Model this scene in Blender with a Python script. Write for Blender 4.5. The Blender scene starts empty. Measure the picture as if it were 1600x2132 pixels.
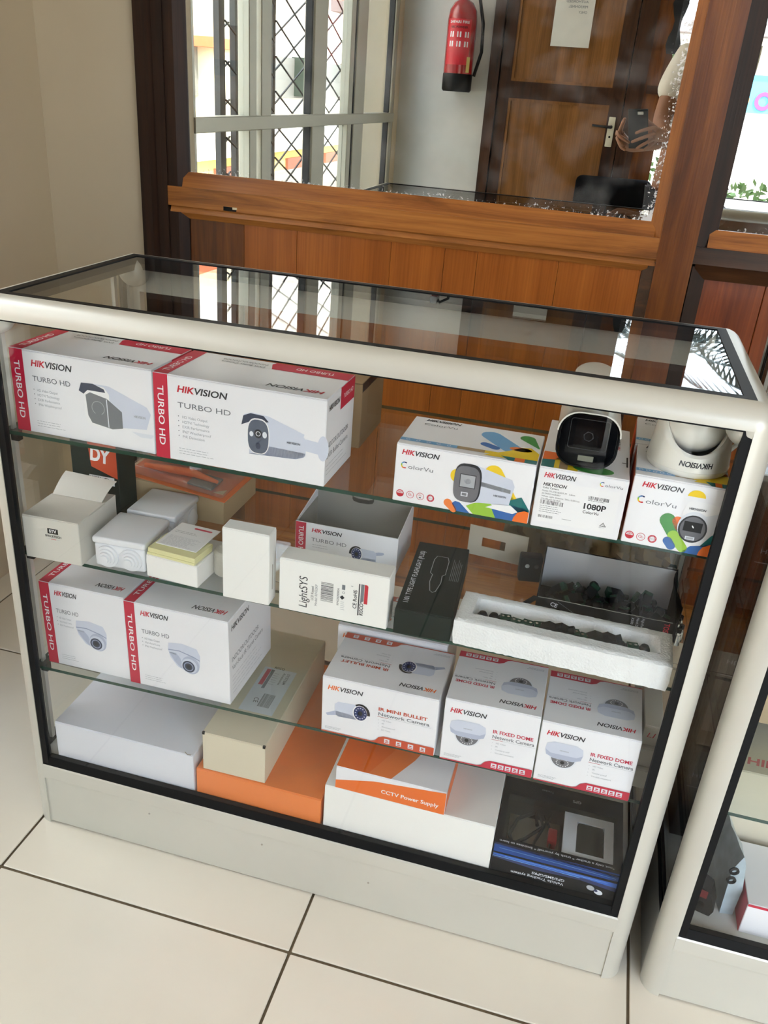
import bpy, bmesh, math, random
from mathutils import Matrix, Vector, Euler
from math import sin, cos, pi, radians
random.seed(7)
SC = bpy.context.scene
COL = SC.collection

# ------------------------------------------------------------------ camera
CAM_LOC = Vector((0.7900, -0.9196, 1.1722))
CAM_ROT = Euler((1.1158, -0.0720, 0.2618), 'XYZ')
cam = bpy.data.cameras.new('camera'); cam.sensor_fit = 'HORIZONTAL'; cam.sensor_width = 36.0
cam.lens = 39.539; cam.clip_start = 0.002; cam.clip_end = 200
camo = bpy.data.objects.new('camera', cam); COL.objects.link(camo)
camo.location = CAM_LOC; camo.rotation_euler = CAM_ROT
SC.camera = camo
CAMM = Matrix.Translation(CAM_LOC) @ CAM_ROT.to_matrix().to_4x4()

# ------------------------------------------------------------------ world, sun, exposure
SC.view_settings.view_transform = 'Standard'
SC.view_settings.look = 'None'
SC.view_settings.gamma = 1.0
SC.view_settings.use_curve_mapping = False
SC.view_settings.exposure = 1.22
w = bpy.data.worlds.new('sky'); SC.world = w; w.use_nodes = True
nt = w.node_tree; nt.nodes.clear()
out = nt.nodes.new('ShaderNodeOutputWorld'); bg = nt.nodes.new('ShaderNodeBackground')
sky = nt.nodes.new('ShaderNodeTexSky'); sky.sky_type = 'NISHITA'; sky.sun_disc = False
sky.sun_elevation = radians(52); sky.sun_rotation = radians(70); sky.air_density = 1.0; sky.dust_density = 2.5
mixw = nt.nodes.new('ShaderNodeMixRGB'); mixw.inputs[0].default_value = 0.55; mixw.inputs[2].default_value = (8.6, 9.3, 10.4, 1)
nt.links.new(sky.outputs[0], mixw.inputs[1]); nt.links.new(mixw.outputs[0], bg.inputs[0])
bg.inputs[1].default_value = 0.55
nt.links.new(bg.outputs[0], out.inputs[0])
sun = bpy.data.lights.new('sun', 'SUN'); sun.energy = 6.0; sun.angle = radians(1.0); sun.color = (1, .98, .95)
suno = bpy.data.objects.new('sun', sun); COL.objects.link(suno)
suno.rotation_euler = Vector((0.62, 0.42, 0.85)).to_track_quat('Z', 'Y').to_euler()
SC.cycles.max_bounces = 12; SC.cycles.diffuse_bounces = 5; SC.cycles.glossy_bounces = 8
SC.cycles.transmission_bounces = 8; SC.cycles.transparent_max_bounces = 48
SC.cycles.caustics_reflective = False; SC.cycles.caustics_refractive = False
SC.cycles.sample_clamp_indirect = 6.0

ROOM_X0, ROOM_X1, ROOM_Y0, ROOM_Y1, ROOM_H = -0.565, 3.6, -2.3, 1.017, 2.75
def portal(name, loc, rot, sx, sy):
    l = bpy.data.lights.new(name, 'AREA'); l.shape = 'RECTANGLE'; l.size = sx; l.size_y = sy
    l.cycles.is_portal = True
    o = bpy.data.objects.new(name, l); COL.objects.link(o); o.location = loc; o.rotation_euler = rot
portal('window_portal', (-0.72, -1.0, 1.3), (0, radians(-90), 0), 2.1, 2.6)     # faces +x into the room
portal('doorway_portal', (2.2, -2.42, 1.3), (radians(90), 0, 0), 2.7, 2.5)      # faces +y into the room

# ------------------------------------------------------------------ helpers
def srgb(r, g, b):
    f = lambda c: (c/255/12.92) if c/255 <= .04045 else ((c/255+.055)/1.055)**2.4
    return (f(r), f(g), f(b), 1)
MATS = {}
def mat(name, col, rough=.5, metal=0., coat=0., bump=0., bscale=80., vary=0., vscale=8., spec=.5):
    if name in MATS: return MATS[name]
    m = bpy.data.materials.new(name); m.use_nodes = True; t = m.node_tree
    b = t.nodes['Principled BSDF']; c = srgb(*col)
    b.inputs['Base Color'].default_value = c; b.inputs['Roughness'].default_value = rough
    b.inputs['Metallic'].default_value = metal; b.inputs['Specular IOR Level'].default_value = spec
    if coat: b.inputs['Coat Weight'].default_value = coat; b.inputs['Coat Roughness'].default_value = .12
    if vary or bump:
        tc = t.nodes.new('ShaderNodeTexCoord')
    if vary:
        n = t.nodes.new('ShaderNodeTexNoise'); n.inputs['Scale'].default_value = vscale; n.inputs['Detail'].default_value = 5
        r = t.nodes.new('ShaderNodeValToRGB')
        r.color_ramp.elements[0].position = .3; r.color_ramp.elements[1].position = .7
        r.color_ramp.elements[0].color = tuple(x*(1-vary) for x in c[:3])+(1,)
        r.color_ramp.elements[1].color = tuple(min(1, x*(1+vary*.5)) for x in c[:3])+(1,)
        t.links.new(tc.outputs['Object'], n.inputs['Vector']); t.links.new(n.outputs['Fac'], r.inputs['Fac'])
        t.links.new(r.outputs['Color'], b.inputs['Base Color'])
    if bump:
        n = t.nodes.new('ShaderNodeTexNoise'); n.inputs['Scale'].default_value = bscale; n.inputs['Detail'].default_value = 4
        u = t.nodes.new('ShaderNodeBump'); u.inputs['Strength'].default_value = bump; u.inputs['Distance'].default_value = .004
        t.links.new(tc.outputs['Object'], n.inputs['Vector']); t.links.new(n.outputs['Fac'], u.inputs['Height'])
        t.links.new(u.outputs['Normal'], b.inputs['Normal'])
    MATS[name] = m; return m

def wood(name, dark, mid, light, grain='Z', rough=.36, coat=.14, sc=9.):
    if name in MATS: return MATS[name]
    m = bpy.data.materials.new(name); m.use_nodes = True; t = m.node_tree; b = t.nodes['Principled BSDF']
    tc = t.nodes.new('ShaderNodeTexCoord'); mp = t.nodes.new('ShaderNodeMapping')
    s = {'Z': (sc, sc, sc*.07), 'X': (sc*.07, sc, sc)}[grain]; mp.inputs['Scale'].default_value = s
    n = t.nodes.new('ShaderNodeTexNoise'); n.inputs['Scale'].default_value = 2.4; n.inputs['Detail'].default_value = 8
    n.inputs['Distortion'].default_value = .9; n.inputs['Roughness'].default_value = .62
    r = t.nodes.new('ShaderNodeValToRGB'); e = r.color_ramp.elements
    e[0].position = .3; e[0].color = srgb(*dark); e[1].position = .72; e[1].color = srgb(*light)
    k = e.new(.5); k.color = srgb(*mid)
    mp2 = t.nodes.new('ShaderNodeMapping'); mp2.inputs['Scale'].default_value = tuple(x*9 if x > 1 else x*2.2 for x in s)
    n2 = t.nodes.new('ShaderNodeTexNoise'); n2.inputs['Scale'].default_value = 4; n2.inputs['Detail'].default_value = 3
    mx = t.nodes.new('ShaderNodeMixRGB'); mx.blend_type = 'MULTIPLY'; mx.inputs[0].default_value = .28
    r2 = t.nodes.new('ShaderNodeValToRGB'); r2.color_ramp.elements[0].position = .35; r2.color_ramp.elements[0].color = (.35, .3, .25, 1); r2.color_ramp.elements[1].position = .6
    L = t.links.new
    L(tc.outputs['Object'], mp.inputs[0]); L(mp.outputs[0], n.inputs['Vector']); L(n.outputs['Fac'], r.inputs['Fac'])
    L(tc.outputs['Object'], mp2.inputs[0]); L(mp2.outputs[0], n2.inputs['Vector']); L(n2.outputs['Fac'], r2.inputs['Fac'])
    L(r.outputs['Color'], mx.inputs[1]); L(r2.outputs['Color'], mx.inputs[2]); L(mx.outputs[0], b.inputs['Base Color'])
    bu = t.nodes.new('ShaderNodeBump'); bu.inputs['Strength'].default_value = .12; bu.inputs['Distance'].default_value = .002
    L(n2.outputs['Fac'], bu.inputs['Height']); L(bu.outputs['Normal'], b.inputs['Normal'])
    b.inputs['Roughness'].default_value = rough; b.inputs['Specular IOR Level'].default_value = .28; b.inputs['Coat Weight'].default_value = coat*.6; b.inputs['Coat Roughness'].default_value = .15
    MATS[name] = m; return m

def glassmat(name, tint, haze=0., ior=1.52):
    """thin clear glass: transmits straight through with a faint tint, mirrors by Fresnel"""
    if name in MATS: return MATS[name]
    m = bpy.data.materials.new(name); m.use_nodes = True; t = m.node_tree; t.nodes.clear(); L = t.links.new
    o = t.nodes.new('ShaderNodeOutputMaterial'); tr = t.nodes.new('ShaderNodeBsdfTransparent'); tr.inputs[0].default_value = (*tint, 1)
    g = t.nodes.new('ShaderNodeBsdfGlossy'); g.inputs['Roughness'].default_value = 0.0
    geo = t.nodes.new('ShaderNodeNewGeometry'); mr = t.nodes.new('ShaderNodeMapRange')
    mr.inputs['To Min'].default_value = ior; mr.inputs['To Max'].default_value = 1/ior
    L(geo.outputs['Backfacing'], mr.inputs['Value'])
    f = t.nodes.new('ShaderNodeFresnel'); L(mr.outputs[0], f.inputs['IOR'])
    mx = t.nodes.new('ShaderNodeMixShader'); L(f.outputs[0], mx.inputs[0]); L(tr.outputs[0], mx.inputs[1]); L(g.outputs[0], mx.inputs[2])
    last = mx
    if haze:
        d = t.nodes.new('ShaderNodeBsdfDiffuse'); d.inputs[0].default_value = (.85, .85, .85, 1)
        n = t.nodes.new('ShaderNodeTexNoise'); n.inputs['Scale'].default_value = 6; n.inputs['Detail'].default_value = 6
        tc = t.nodes.new('ShaderNodeTexCoord'); L(tc.outputs['Object'], n.inputs['Vector'])
        mm = t.nodes.new('ShaderNodeMath'); mm.operation = 'MULTIPLY'; mm.inputs[1].default_value = haze; L(n.outputs['Fac'], mm.inputs[0])
        m2 = t.nodes.new('ShaderNodeMixShader'); L(mm.outputs[0], m2.inputs[0]); L(mx.outputs[0], m2.inputs[1]); L(d.outputs[0], m2.inputs[2]); last = m2
    L(last.outputs[0], o.inputs[0]); MATS[name] = m; return m

class MB:
    """mesh collector: vertices, faces, material slots, smooth flags"""
    def __init__(s): s.v = []; s.f = []; s.m = []; s.s = []
    def add(s, vs, fs, m=0, sm=False):
        b = len(s.v); s.v += [tuple(x) for x in vs]
        for f in fs: s.f.append(tuple(b+i for i in f)); s.m.append(m); s.s.append(sm)
        return s
    def box(s, x0, y0, z0, x1, y1, z1, m=0):
        v = [(x0,y0,z0),(x1,y0,z0),(x1,y1,z0),(x0,y1,z0),(x0,y0,z1),(x1,y0,z1),(x1,y1,z1),(x0,y1,z1)]
        return s.add(v, [(0,3,2,1),(4,5,6,7),(0,1,5,4),(1,2,6,5),(2,3,7,6),(3,0,4,7)], m)
    def hexa(s, v, m=0):
        return s.add(v, [(0,3,2,1),(4,5,6,7),(0,1,5,4),(1,2,6,5),(2,3,7,6),(3,0,4,7)], m)
    def bbox(s, x0, y0, z0, x1, y1, z1, bev=.001, m=0, seg=2, sm=True):
        bm = bmesh.new(); bmesh.ops.create_cube(bm, size=1)
        for v in bm.verts: v.co = ((x0+x1)/2+v.co.x*(x1-x0), (y0+y1)/2+v.co.y*(y1-y0), (z0+z1)/2+v.co.z*(z1-z0))
        bmesh.ops.bevel(bm, geom=list(bm.edges), offset=bev, segments=seg, profile=.5, affect='EDGES')
        bm.verts.index_update(); s.add([v.co[:] for v in bm.verts], [[v.index for v in f.verts] for f in bm.faces], m, sm); bm.free(); return s
    def prism(s, prof, fn, a, b, m=0, sm=False, caps=True):
        """prof: 2-D outline, fn(p, t) -> 3-D point, extruded from t=a to t=b"""
        n = len(prof); v = [fn(p, a) for p in prof]+[fn(p, b) for p in prof]
        s.add(v, [(i, (i+1) % n, (i+1) % n+n, i+n) for i in range(n)], m, sm)
        if caps: s.add(v, [tuple(range(n))[::-1], tuple(range(n, 2*n))], m)
        return s
    def cyl(s, p0, p1, r0, r1=None, n=16, m=0, caps=True, sm=True):
        r1 = r0 if r1 is None else r1; p0 = Vector(p0); p1 = Vector(p1); d = (p1-p0).normalized()
        a = d.orthogonal().normalized(); b = d.cross(a)
        v = [p0+(a*cos(2*pi*i/n)+b*sin(2*pi*i/n))*r0 for i in range(n)]+[p1+(a*cos(2*pi*i/n)+b*sin(2*pi*i/n))*r1 for i in range(n)]
        s.add(v, [(i, (i+1) % n, (i+1) % n+n, i+n) for i in range(n)], m, sm)
        if caps: s.add(v, [tuple(range(n))[::-1], tuple(range(n, 2*n))], m)
        return s
    def lathe(s, prof, c=(0,0,0), n=24, m=0, axis=None, sm=True):
        """prof: (radius, height) pairs turned about axis through c"""
        c = Vector(c); d = Vector(axis or (0,0,1)).normalized(); a = d.orthogonal().normalized(); b = d.cross(a)
        v = [c+d*h+(a*cos(2*pi*i/n)+b*sin(2*pi*i/n))*max(r, 1e-5) for r, h in prof for i in range(n)]
        return s.add(v, [(k*n+i, k*n+(i+1) % n, (k+1)*n+(i+1) % n, (k+1)*n+i) for k in range(len(prof)-1) for i in range(n)], m, sm)
    def ball(s, c, r, n=20, m=0, sx=1, sy=1, sz=1):
        k = n//2; v = []
        for j in range(k+1):
            th = pi*j/k
            for i in range(n): v.append((c[0]+r*sx*sin(th)*cos(2*pi*i/n), c[1]+r*sy*sin(th)*sin(2*pi*i/n), c[2]+r*sz*cos(th)))
        return s.add(v, [(j*n+i, (j+1)*n+i, (j+1)*n+(i+1) % n, j*n+(i+1) % n) for j in range(k) for i in range(n)], m, True)
    def tube(s, pts, r, n=8, m=0, sm=True):
        pts = [Vector(p) for p in pts]; v = []; up = None
        for i, p in enumerate(pts):
            d = (pts[min(i+1, len(pts)-1)]-pts[max(i-1, 0)]).normalized()
            if up is None: up = d.orthogonal().normalized()
            up = (up-d*up.dot(d)).normalized(); b = d.cross(up)
            rr = r[i] if isinstance(r, (list, tuple)) else r
            v += [p+(up*cos(2*pi*k/n)+b*sin(2*pi*k/n))*rr for k in range(n)]
        s.add(v, [(i*n+k, i*n+(k+1) % n, (i+1)*n+(k+1) % n, (i+1)*n+k) for i in range(len(pts)-1) for k in range(n)], m, sm)
        return s.add(v, [tuple(range(n))[::-1], tuple(range(len(v)-n, len(v)))], m)
    def quad(s, a, b, c, d, m=0): return s.add([a, b, c, d], [(0, 1, 2, 3)], m)
    def xf(s, M): s.v = [tuple(M @ Vector(v)) for v in s.v]; return s
    def build(s, name, mats, parent=None, **kw):
        me = bpy.data.meshes.new(name); me.from_pydata(s.v, [], s.f)
        for m in (mats if isinstance(mats, (list, tuple)) else [mats]): me.materials.append(m)
        me.polygons.foreach_set('material_index', s.m); me.polygons.foreach_set('use_smooth', s.s)
        if any(s.s): me.set_sharp_from_angle(angle=radians(38))
        me.update(); o = bpy.data.objects.new(name, me); COL.objects.link(o)
        if parent: o.parent = parent
        for k, v in kw.items(): o[k] = v
        return o

def thing(name, label, cat, loc=(0,0,0), yaw=0, group=None, rot=None):
    o = bpy.data.objects.new(name, None); o.empty_display_size = .05; COL.objects.link(o)
    o.location = loc; o.rotation_euler = rot if rot else (0, 0, radians(yaw)); o['label'] = label; o['category'] = cat
    if group: o['group'] = group
    return o
def struct(name, label=None):
    o = bpy.data.objects.new(name, None); COL.objects.link(o); o['kind'] = 'structure'
    if label: o['label'] = label
    return o
def tag(o, label, cat, group=None):
    o['label'] = label; o['category'] = cat
    if group: o['group'] = group
    return o

# ---------------- printed artwork: flat shapes and lettering laid on one face of a thing
TXT = {}
def text_geo(s, bold):
    k = (s, bold)
    if k in TXT: return TXT[k]
    c = bpy.data.curves.new('t', 'FONT'); c.body = s; c.size = 1; c.resolution_u = 3; c.offset = bold; c.fill_mode = 'FRONT'
    o = bpy.data.objects.new('t', c); COL.objects.link(o)
    dg = bpy.context.evaluated_depsgraph_get(); me = bpy.data.meshes.new_from_object(o.evaluated_get(dg))
    v = [(p.co.x, p.co.y) for p in me.vertices]; f = [tuple(p.vertices) for p in me.polygons]
    bpy.data.objects.remove(o); bpy.data.curves.remove(c); bpy.data.meshes.remove(me)
    x0 = min([a for a, b in v] or [0]); x1 = max([a for a, b in v] or [1])
    TXT[k] = ([((a-x0), b) for a, b in v], f, x1-x0); return TXT[k]
PAL = dict(red=(200,32,52), crim=(196,28,62), dk=(45,47,52), blk=(14,15,18), gry=(120,124,130), lg=(170,174,180), wht=(240,240,242), org=(236,112,30),
           orr=(196,74,40), body=(178,186,208), body2=(206,212,228), bodys=(148,158,186), lens=(60,68,88), face=(92,100,116), faceg=(110,110,116), yel=(240,205,40),
           grn=(60,140,62), lime=(150,195,60), teal=(20,110,110), blu=(45,100,170), sky=(110,165,210), ora=(240,130,60), pale=(222,226,234), navy=(18,38,92), bblue=(40,95,190), cyan=(120,180,240), crd=(165,140,105), violet=(120,70,150))
def pal(k): return mat('ink_'+k, PAL[k], .45)
class Art:
    def __init__(s, o, u, v, lay=.00025):
        s.o = Vector(o); s.u = Vector(u); s.w = Vector(v); s.n = s.u.cross(s.w); s.mb = MB(); s.mats = []; s.z = lay; s.fl = None
    def mi(s, k):
        m = pal(k)
        if m not in s.mats: s.mats.append(m)
        return s.mats.index(m)
    def up(s, k=1): s.z += .00006*k; return s
    def P(s, x, y): return s.o+s.u*x+s.w*y+s.n*s.z
    def poly(s, pts, k): s.mb.add([s.P(*p) for p in pts], [tuple(range(len(pts)))], s.mi(k)); return s
    def rect(s, x, y, w, h, k): return s.poly([(x, y), (x+w, y), (x+w, y+h), (x, y+h)], k)
    def ell(s, cx, cy, rx, ry, k, n=28, rot=0, a0=0, a1=360, e=1.0):
        q = []; full = a1-a0 >= 360
        for i in range(n if full else n+1):
            t = radians(a0+(a1-a0)*i/n); c, d = cos(t), sin(t)
            x = rx*abs(c)**e*(1 if c >= 0 else -1); y = ry*abs(d)**e*(1 if d >= 0 else -1)
            r = radians(rot); q.append((cx+x*cos(r)-y*sin(r), cy+x*sin(r)+y*cos(r)))
        return s.poly(q, k)
    def ring(s, cx, cy, r, t, k, a0=0, a1=360, n=24):
        for i in range(n):
            a, b = radians(a0+(a1-a0)*i/n), radians(a0+(a1-a0)*(i+1)/n)
            s.poly([(cx+(r-t)*cos(a), cy+(r-t)*sin(a)), (cx+r*cos(a), cy+r*sin(a)), (cx+r*cos(b), cy+r*sin(b)), (cx+(r-t)*cos(b), cy+(r-t)*sin(b))], k)
        return s
    def caps(s, x0, y0, x1, y1, r, k, r1=None):
        a = math.atan2(y1-y0, x1-x0); r1 = r1 or r
        return s.poly([(x0+r*cos(a+pi/2+pi*i/8), y0+r*sin(a+pi/2+pi*i/8)) for i in range(9)]+[(x1+r1*cos(a-pi/2+pi*i/8), y1+r1*sin(a-pi/2+pi*i/8)) for i in range(9)], k)
    def text(s, t, x, y, h, k, width=None, bold=0, shear=0, rot=0, ctr=False):
        """cap height h; width = total advance to stretch to"""
        v, f, w0 = text_geo(t, bold); sc = h/.69; sx = (width/w0) if width else sc; r = radians(rot); W = w0*sx
        q = []
        for a, b in v:
            px = a*sx+b*sc*shear-(W/2 if ctr else 0); py = b*sc
            q.append(s.P(x+px*cos(r)-py*sin(r), y+px*sin(r)+py*cos(r)))
        s.mb.add(q, f, s.mi(k)); return s
    def bars(s, x, y, w, h, k='dk', n=26, vert=True, seed=1):
        rr = random.Random(seed); t = 0; L = w if vert else h
        while t < L:
            a = L/n*rr.choice([.3, .5, .8]); b = L/n*rr.choice([.4, .6, .9])
            if t+a > L: break
            if vert: s.rect(x+t, y, a, h, k)
            else: s.rect(x, y+t, w, a, k)
            t += a+b
        return s
    def lines(s, x, y, w, n, dy, k='lg', h=.0007, seed=3):
        rr = random.Random(seed)
        for i in range(n):
            t = 0; W = w*rr.uniform(.75, 1)
            while t < W:
                a = rr.uniform(.05, .14)*w; s.rect(x+t, y-i*dy, min(a, W-t), h, k); t += a+w*.025
        return s
    def logo(s, x, y, h, w, k1='red', k2='dk', rot=0):
        """the maker's italic wordmark, first three letters in colour"""
        r = radians(rot); w1 = w*.345
        s.text('HIK', x, y, h, k1, width=w1, bold=.028, shear=.22, rot=rot)
        s.text('VISION', x+(w1-w*.014)*cos(r), y+(w1-w*.014)*sin(r), h, k2, width=w*.669, bold=.022, shear=.22, rot=rot); return s
    def build(s, name, parent, label=None):
        if not s.mb.f: return
        o = s.mb.build(name, s.mats, parent)
        if label: o['label'] = label
        return o

white_card = mat('white_card', (238,238,242), .42, coat=.12, vary=.03, vscale=12)
side_card = mat('pinkish_card', (222,212,208), .5, vary=.04)
kraft = mat('kraft_card', (150,122,88), .75, vary=.12, vscale=10)
grey_card = mat('grey_board', (150,146,138), .8, vary=.06)
cream_card = mat('cream_card', (218,208,184), .6, vary=.04)
alu = mat('anodised_aluminium', (202,202,192), .36, metal=.25, vary=.05, vscale=5, spec=.5)
alu_g = mat('grey_aluminium', (178,178,172), .4, metal=.35)
rubber = mat('black_rubber', (9,11,13), .55, spec=.2)
edge_g = mat('green_glass_edge', (16,58,46), .15)
glass = glassmat('showcase_glass', (.982, .992, .986))
glass_f = glassmat('front_glass', (.985, .994, .99), ior=1.33)
glass_s = glassmat('shelf_glass', (.955, .98, .97), ior=1.4)
white_pl = mat('white_plastic', (232,234,238), .35, coat=.2)
white_cam = mat('white_camera_shell', (226,224,214), .32, coat=.3)
black_gl = mat('black_gloss', (6,7,9), .10, spec=.22)
black_pl = mat('black_plastic', (8,9,10), .5, spec=.2)
green_pl = mat('green_plastic', (30,62,46), .6, spec=.2)
metal_s = mat('bright_metal', (200,200,200), .25, metal=1.)
foam_m = mat('white_foam', (236,238,238), .85, bump=.45, bscale=300, vary=.04, vscale=60)
plaster = mat('cream_plaster', (199,186,161), .7, vary=.05, vscale=2.5, bump=.06, bscale=30)
plaster_w = mat('white_plaster', (204,206,203), .7, vary=.05, vscale=3)

# ------------------------------------------------------------------ floor, walls, ceiling
grout = mat('grout', (112,98,76), .9, vary=.25, vscale=25)
tile_m = mat('cream_floor_tile', (228,222,206), .16, coat=.25, vary=.05, vscale=3.0)
fl = struct('floor', 'cream ceramic tiled floor with brown grout')
MB().box(-.75, -2.75, -.06, 3.8, 1.2, -.0035).build('grout_bed', grout, fl)
P_ = .5036; tp = None
for i in range(-2, 8):
    for j in range(-6, 3):
        x0 = .0067+P_*i; y0 = -.1057+P_*j
        a, b, c, d = max(x0+.0022, -.74), max(y0+.0022, -2.74), min(x0+P_-.0022, 3.79), min(y0+P_-.0022, 1.19)
        if c-a < .03 or d-b < .03: continue
        if c-a > .498 and d-b > .498 and tp is not None:
            o = bpy.data.objects.new('floor_tile', tp); COL.objects.link(o); o.parent = fl
            o.location = (x0+P_/2, y0+P_/2, 0)
        else:
            full = c-a > .498 and d-b > .498
            mb = MB().bbox(a-(x0+P_/2), b-(y0+P_/2), -.0034, c-(x0+P_/2), d-(y0+P_/2), 0, .0012, seg=1, sm=False)
            o = mb.build('floor_tile', tile_m, fl); o.location = (x0+P_/2, y0+P_/2, 0)
            if full: tp = o.data
cl = MB().box(-.75, -2.75, ROOM_H, 3.8, 1.2, ROOM_H+.2).build('ceiling', mat('white_ceiling', (232,230,224), .8)); cl['kind'] = 'structure'
wl = struct('wall_left', 'cream plastered wall with the window opening')
WY0, WY1, WZ0, WZ1 = -2.20, .25, .42, 2.35          # window opening in the left wall
MB().box(-.765, WY1, 0, -.565, 1.2, ROOM_H).build('plaster', plaster, wl)
MB().box(-.765, WY0, 0, -.565, WY1, WZ0).build('plaster', plaster, wl)
MB().box(-.765, WY0, WZ1, -.565, WY1, ROOM_H).build('plaster', plaster, wl)
MB().box(-.765, -2.6, 0, -.565, WY0, ROOM_H).build('plaster', plaster, wl)
wr = MB().box(3.6, -2.75, 0, 3.8, 1.2, ROOM_H).build('wall_right', plaster); wr['kind'] = 'structure'
wk = struct('wall_rear', 'white painted wall behind the photographer with the wooden door')
MB().box(-.565, -2.42, 0, -.058, -2.3, ROOM_H).build('plaster', plaster_w, wk)
MB().box(-.058, -2.42, 2.2, 3.6, -2.3, ROOM_H).build('plaster', plaster_w, wk)
MB().box(3.4, -2.42, 0, 3.6, -2.3, 2.2).build('plaster', plaster_w, wk)

# ---------------- wood partition: the wall behind the showcase
wd_v = wood('teak_stile', (72,38,12), (106,58,20), (134,80,30), 'Z')
wd_h = wood('teak_rail', (104,60,24), (168,106,48), (190,128,64), 'X', sc=12)
wd_bead = wood('golden_bead', (118,66,22), (160,98,40), (190,122,54), 'X', sc=10)
wd_beadv = wood('golden_bead_upright', (112,62,22), (158,96,38), (186,118,50), 'Z', sc=10)
wd_p = wood('teak_panel', (142,78,28), (162,92,34), (180,108,44), 'Z', sc=6, rough=.34)
wd_dk = wood('dark_stained_wood', (24,13,8), (40,23,13), (60,35,19), 'Z', rough=.5, coat=.05)
wd_dkh = wood('dark_stained_rail', (40,24,12), (66,40,22), (92,58,32), 'X', sc=12)
wd_r = wood('red_brown_panel', (92,38,14), (126,60,24), (150,78,34), 'Z', sc=8)
YP = ROOM_Y1
wb = struct('wall_back', 'varnished teak partition with mirror-like panes behind the showcase')
def vprism(x0, x1, d0, d1, z0, z1, m, name, lab=None):
    """upright moulding: face depth d0 at x0 and d1 at x1 in front of the pane plane (d > 0 is towards the room)"""
    mb = MB().prism([(x0, YP+.03), (x0, YP-d0), (x1, YP-d1), (x1, YP+.03)][::-1], lambda p, t: (p[0], p[1], t), z0, z1)
    o = mb.build(name, m, wb)
    if lab: o['label'] = lab
    return o
def hprism(x0, x1, z0, z1, d0, d1, m, name, lab=None):
    mb = MB().prism([(YP+.03, z0), (YP-d0, z0), (YP-d1, z1), (YP+.03, z1)], lambda p, t: (t, p[0], p[1]), x0, x1)
    o = mb.build(name, m, wb)
    if lab: o['label'] = lab
    return o
MB().box(-.565, YP, 0, -.299, YP+.15, ROOM_H).build('plaster', plaster, wb)
MB().box(-.30, YP, 2.02, 3.6, YP+.15, ROOM_H).build('plaster', plaster, wb)
TOPZ = 2.02
MB().box(-.30, YP+.02, 0, 3.6, YP+.15, 2.02).build('light_stop', wd_dk, wb)  # unseen slab added to stop light leaking through the board seams
vprism(-.299, -.272, .030, .030, 0, TOPZ, wd_dk, 'jamb', 'dark stained wooden jamb')
vprism(-.272, -.262, .030, .014, 0, TOPZ, wd_dk, 'jamb_moulding')
vprism(-.262, -.236, .018, .018, 0, TOPZ, wd_dk, 'stile', 'dark stained stile')
vprism(-.236, -.212, .014, .014, .945, TOPZ, wd_dk, 'bead')
vprism(-.212, -.186, .014, .002, .954, TOPZ, wd_dk, 'bead')
hprism(-.237, .890, .911, .954, .018, .018, wd_h, 'rail', 'middle rail of pale orange teak')
# lock slot cut in the rail
MB().box(-.094, YP-.0195, .912, -.062, YP-.0178, .921).build('rail_slot', black_pl, wb)
MB().box(-.071, YP-.0200, .916, -.060, YP-.0185, .921).build('splinter', mat('raw_wood', (220,205,170), .8), wb)
hprism(-.20, .876, .954, .987, .016, .003, wd_bead, 'bead')
hprism(-.232, .890, .897, .911, .016, .010, wd_h, 'bead')
hprism(-.21, .876, .883, .897, .002, .012, wd_h, 'bead')
vprism(-.236, -.212, .014, .014, 0, .900, wd_dk, 'bead'); vprism(-.212, -.19, .014, .002, 0, .90, wd_dk, 'bead')
vprism(.862, .890, .003, .016, .954, TOPZ, wd_beadv, 'bead')
vprism(.866, .890, .002, .014, 0, .905, wd_dkh, 'bead')
vprism(.890, .963, .020, .020, 0, TOPZ, wd_v, 'stile', 'wide brown teak stile between the two panes')
vprism(.963, 1.0, .012, .002, .945, TOPZ, wd_dk, 'bead')
vprism(.966, .996, .012, .002, 0, .905, wd_dk, 'bead')
hprism(.963, 2.2, .911, .945, .018, .018, wd_dkh, 'rail')
hprism(.985, 2.2, .945, .980, .015, .003, wd_bead, 'bead')
hprism(.970, 2.2, .880, .911, .003, .014, wd_dkh, 'bead')
vprism(2.17, 2.24, .020, .020, 0, TOPZ, wd_v, 'stile')
vprism(3.52, 3.6, .020, .020, 0, TOPZ, wd_v, 'stile')
hprism(2.24, 3.52, .911, .954, .018, .018, wd_h, 'rail')
hprism(-.30, 3.6, 1.95, 2.03, .022, .022, wd_h, 'rail')
hprism(-.236, 3.52, 0, .10, .018, .018, wd_h, 'rail')
xs = [-.19, -.051, .082, .31, .435, .51, .69, .866]
for i in range(len(xs)-1):
    m = wd_p if i else wd_v
    MB().bbox(xs[i]+.0003, YP+.002, .10, xs[i+1]-.0003, YP+.02, .89, .0006, seg=1, sm=False).build('panel_board', m, wb)
for i, (a, b) in enumerate([(.99, 1.12), (1.12, 1.25), (1.25, 1.38), (1.38, 1.51), (1.51, 1.64), (1.64, 1.77), (1.77, 1.9), (1.9, 2.03), (2.03, 2.18)]+[(2.23+.1625*k, 2.23+.1625*(k+1)) for k in range(8)]):
    MB().bbox(a+.0006, YP+.003, .10, b-.0006, YP+.02, .905, .0012, seg=1, sm=False).build('panel_board', wd_r, wb)

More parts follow.
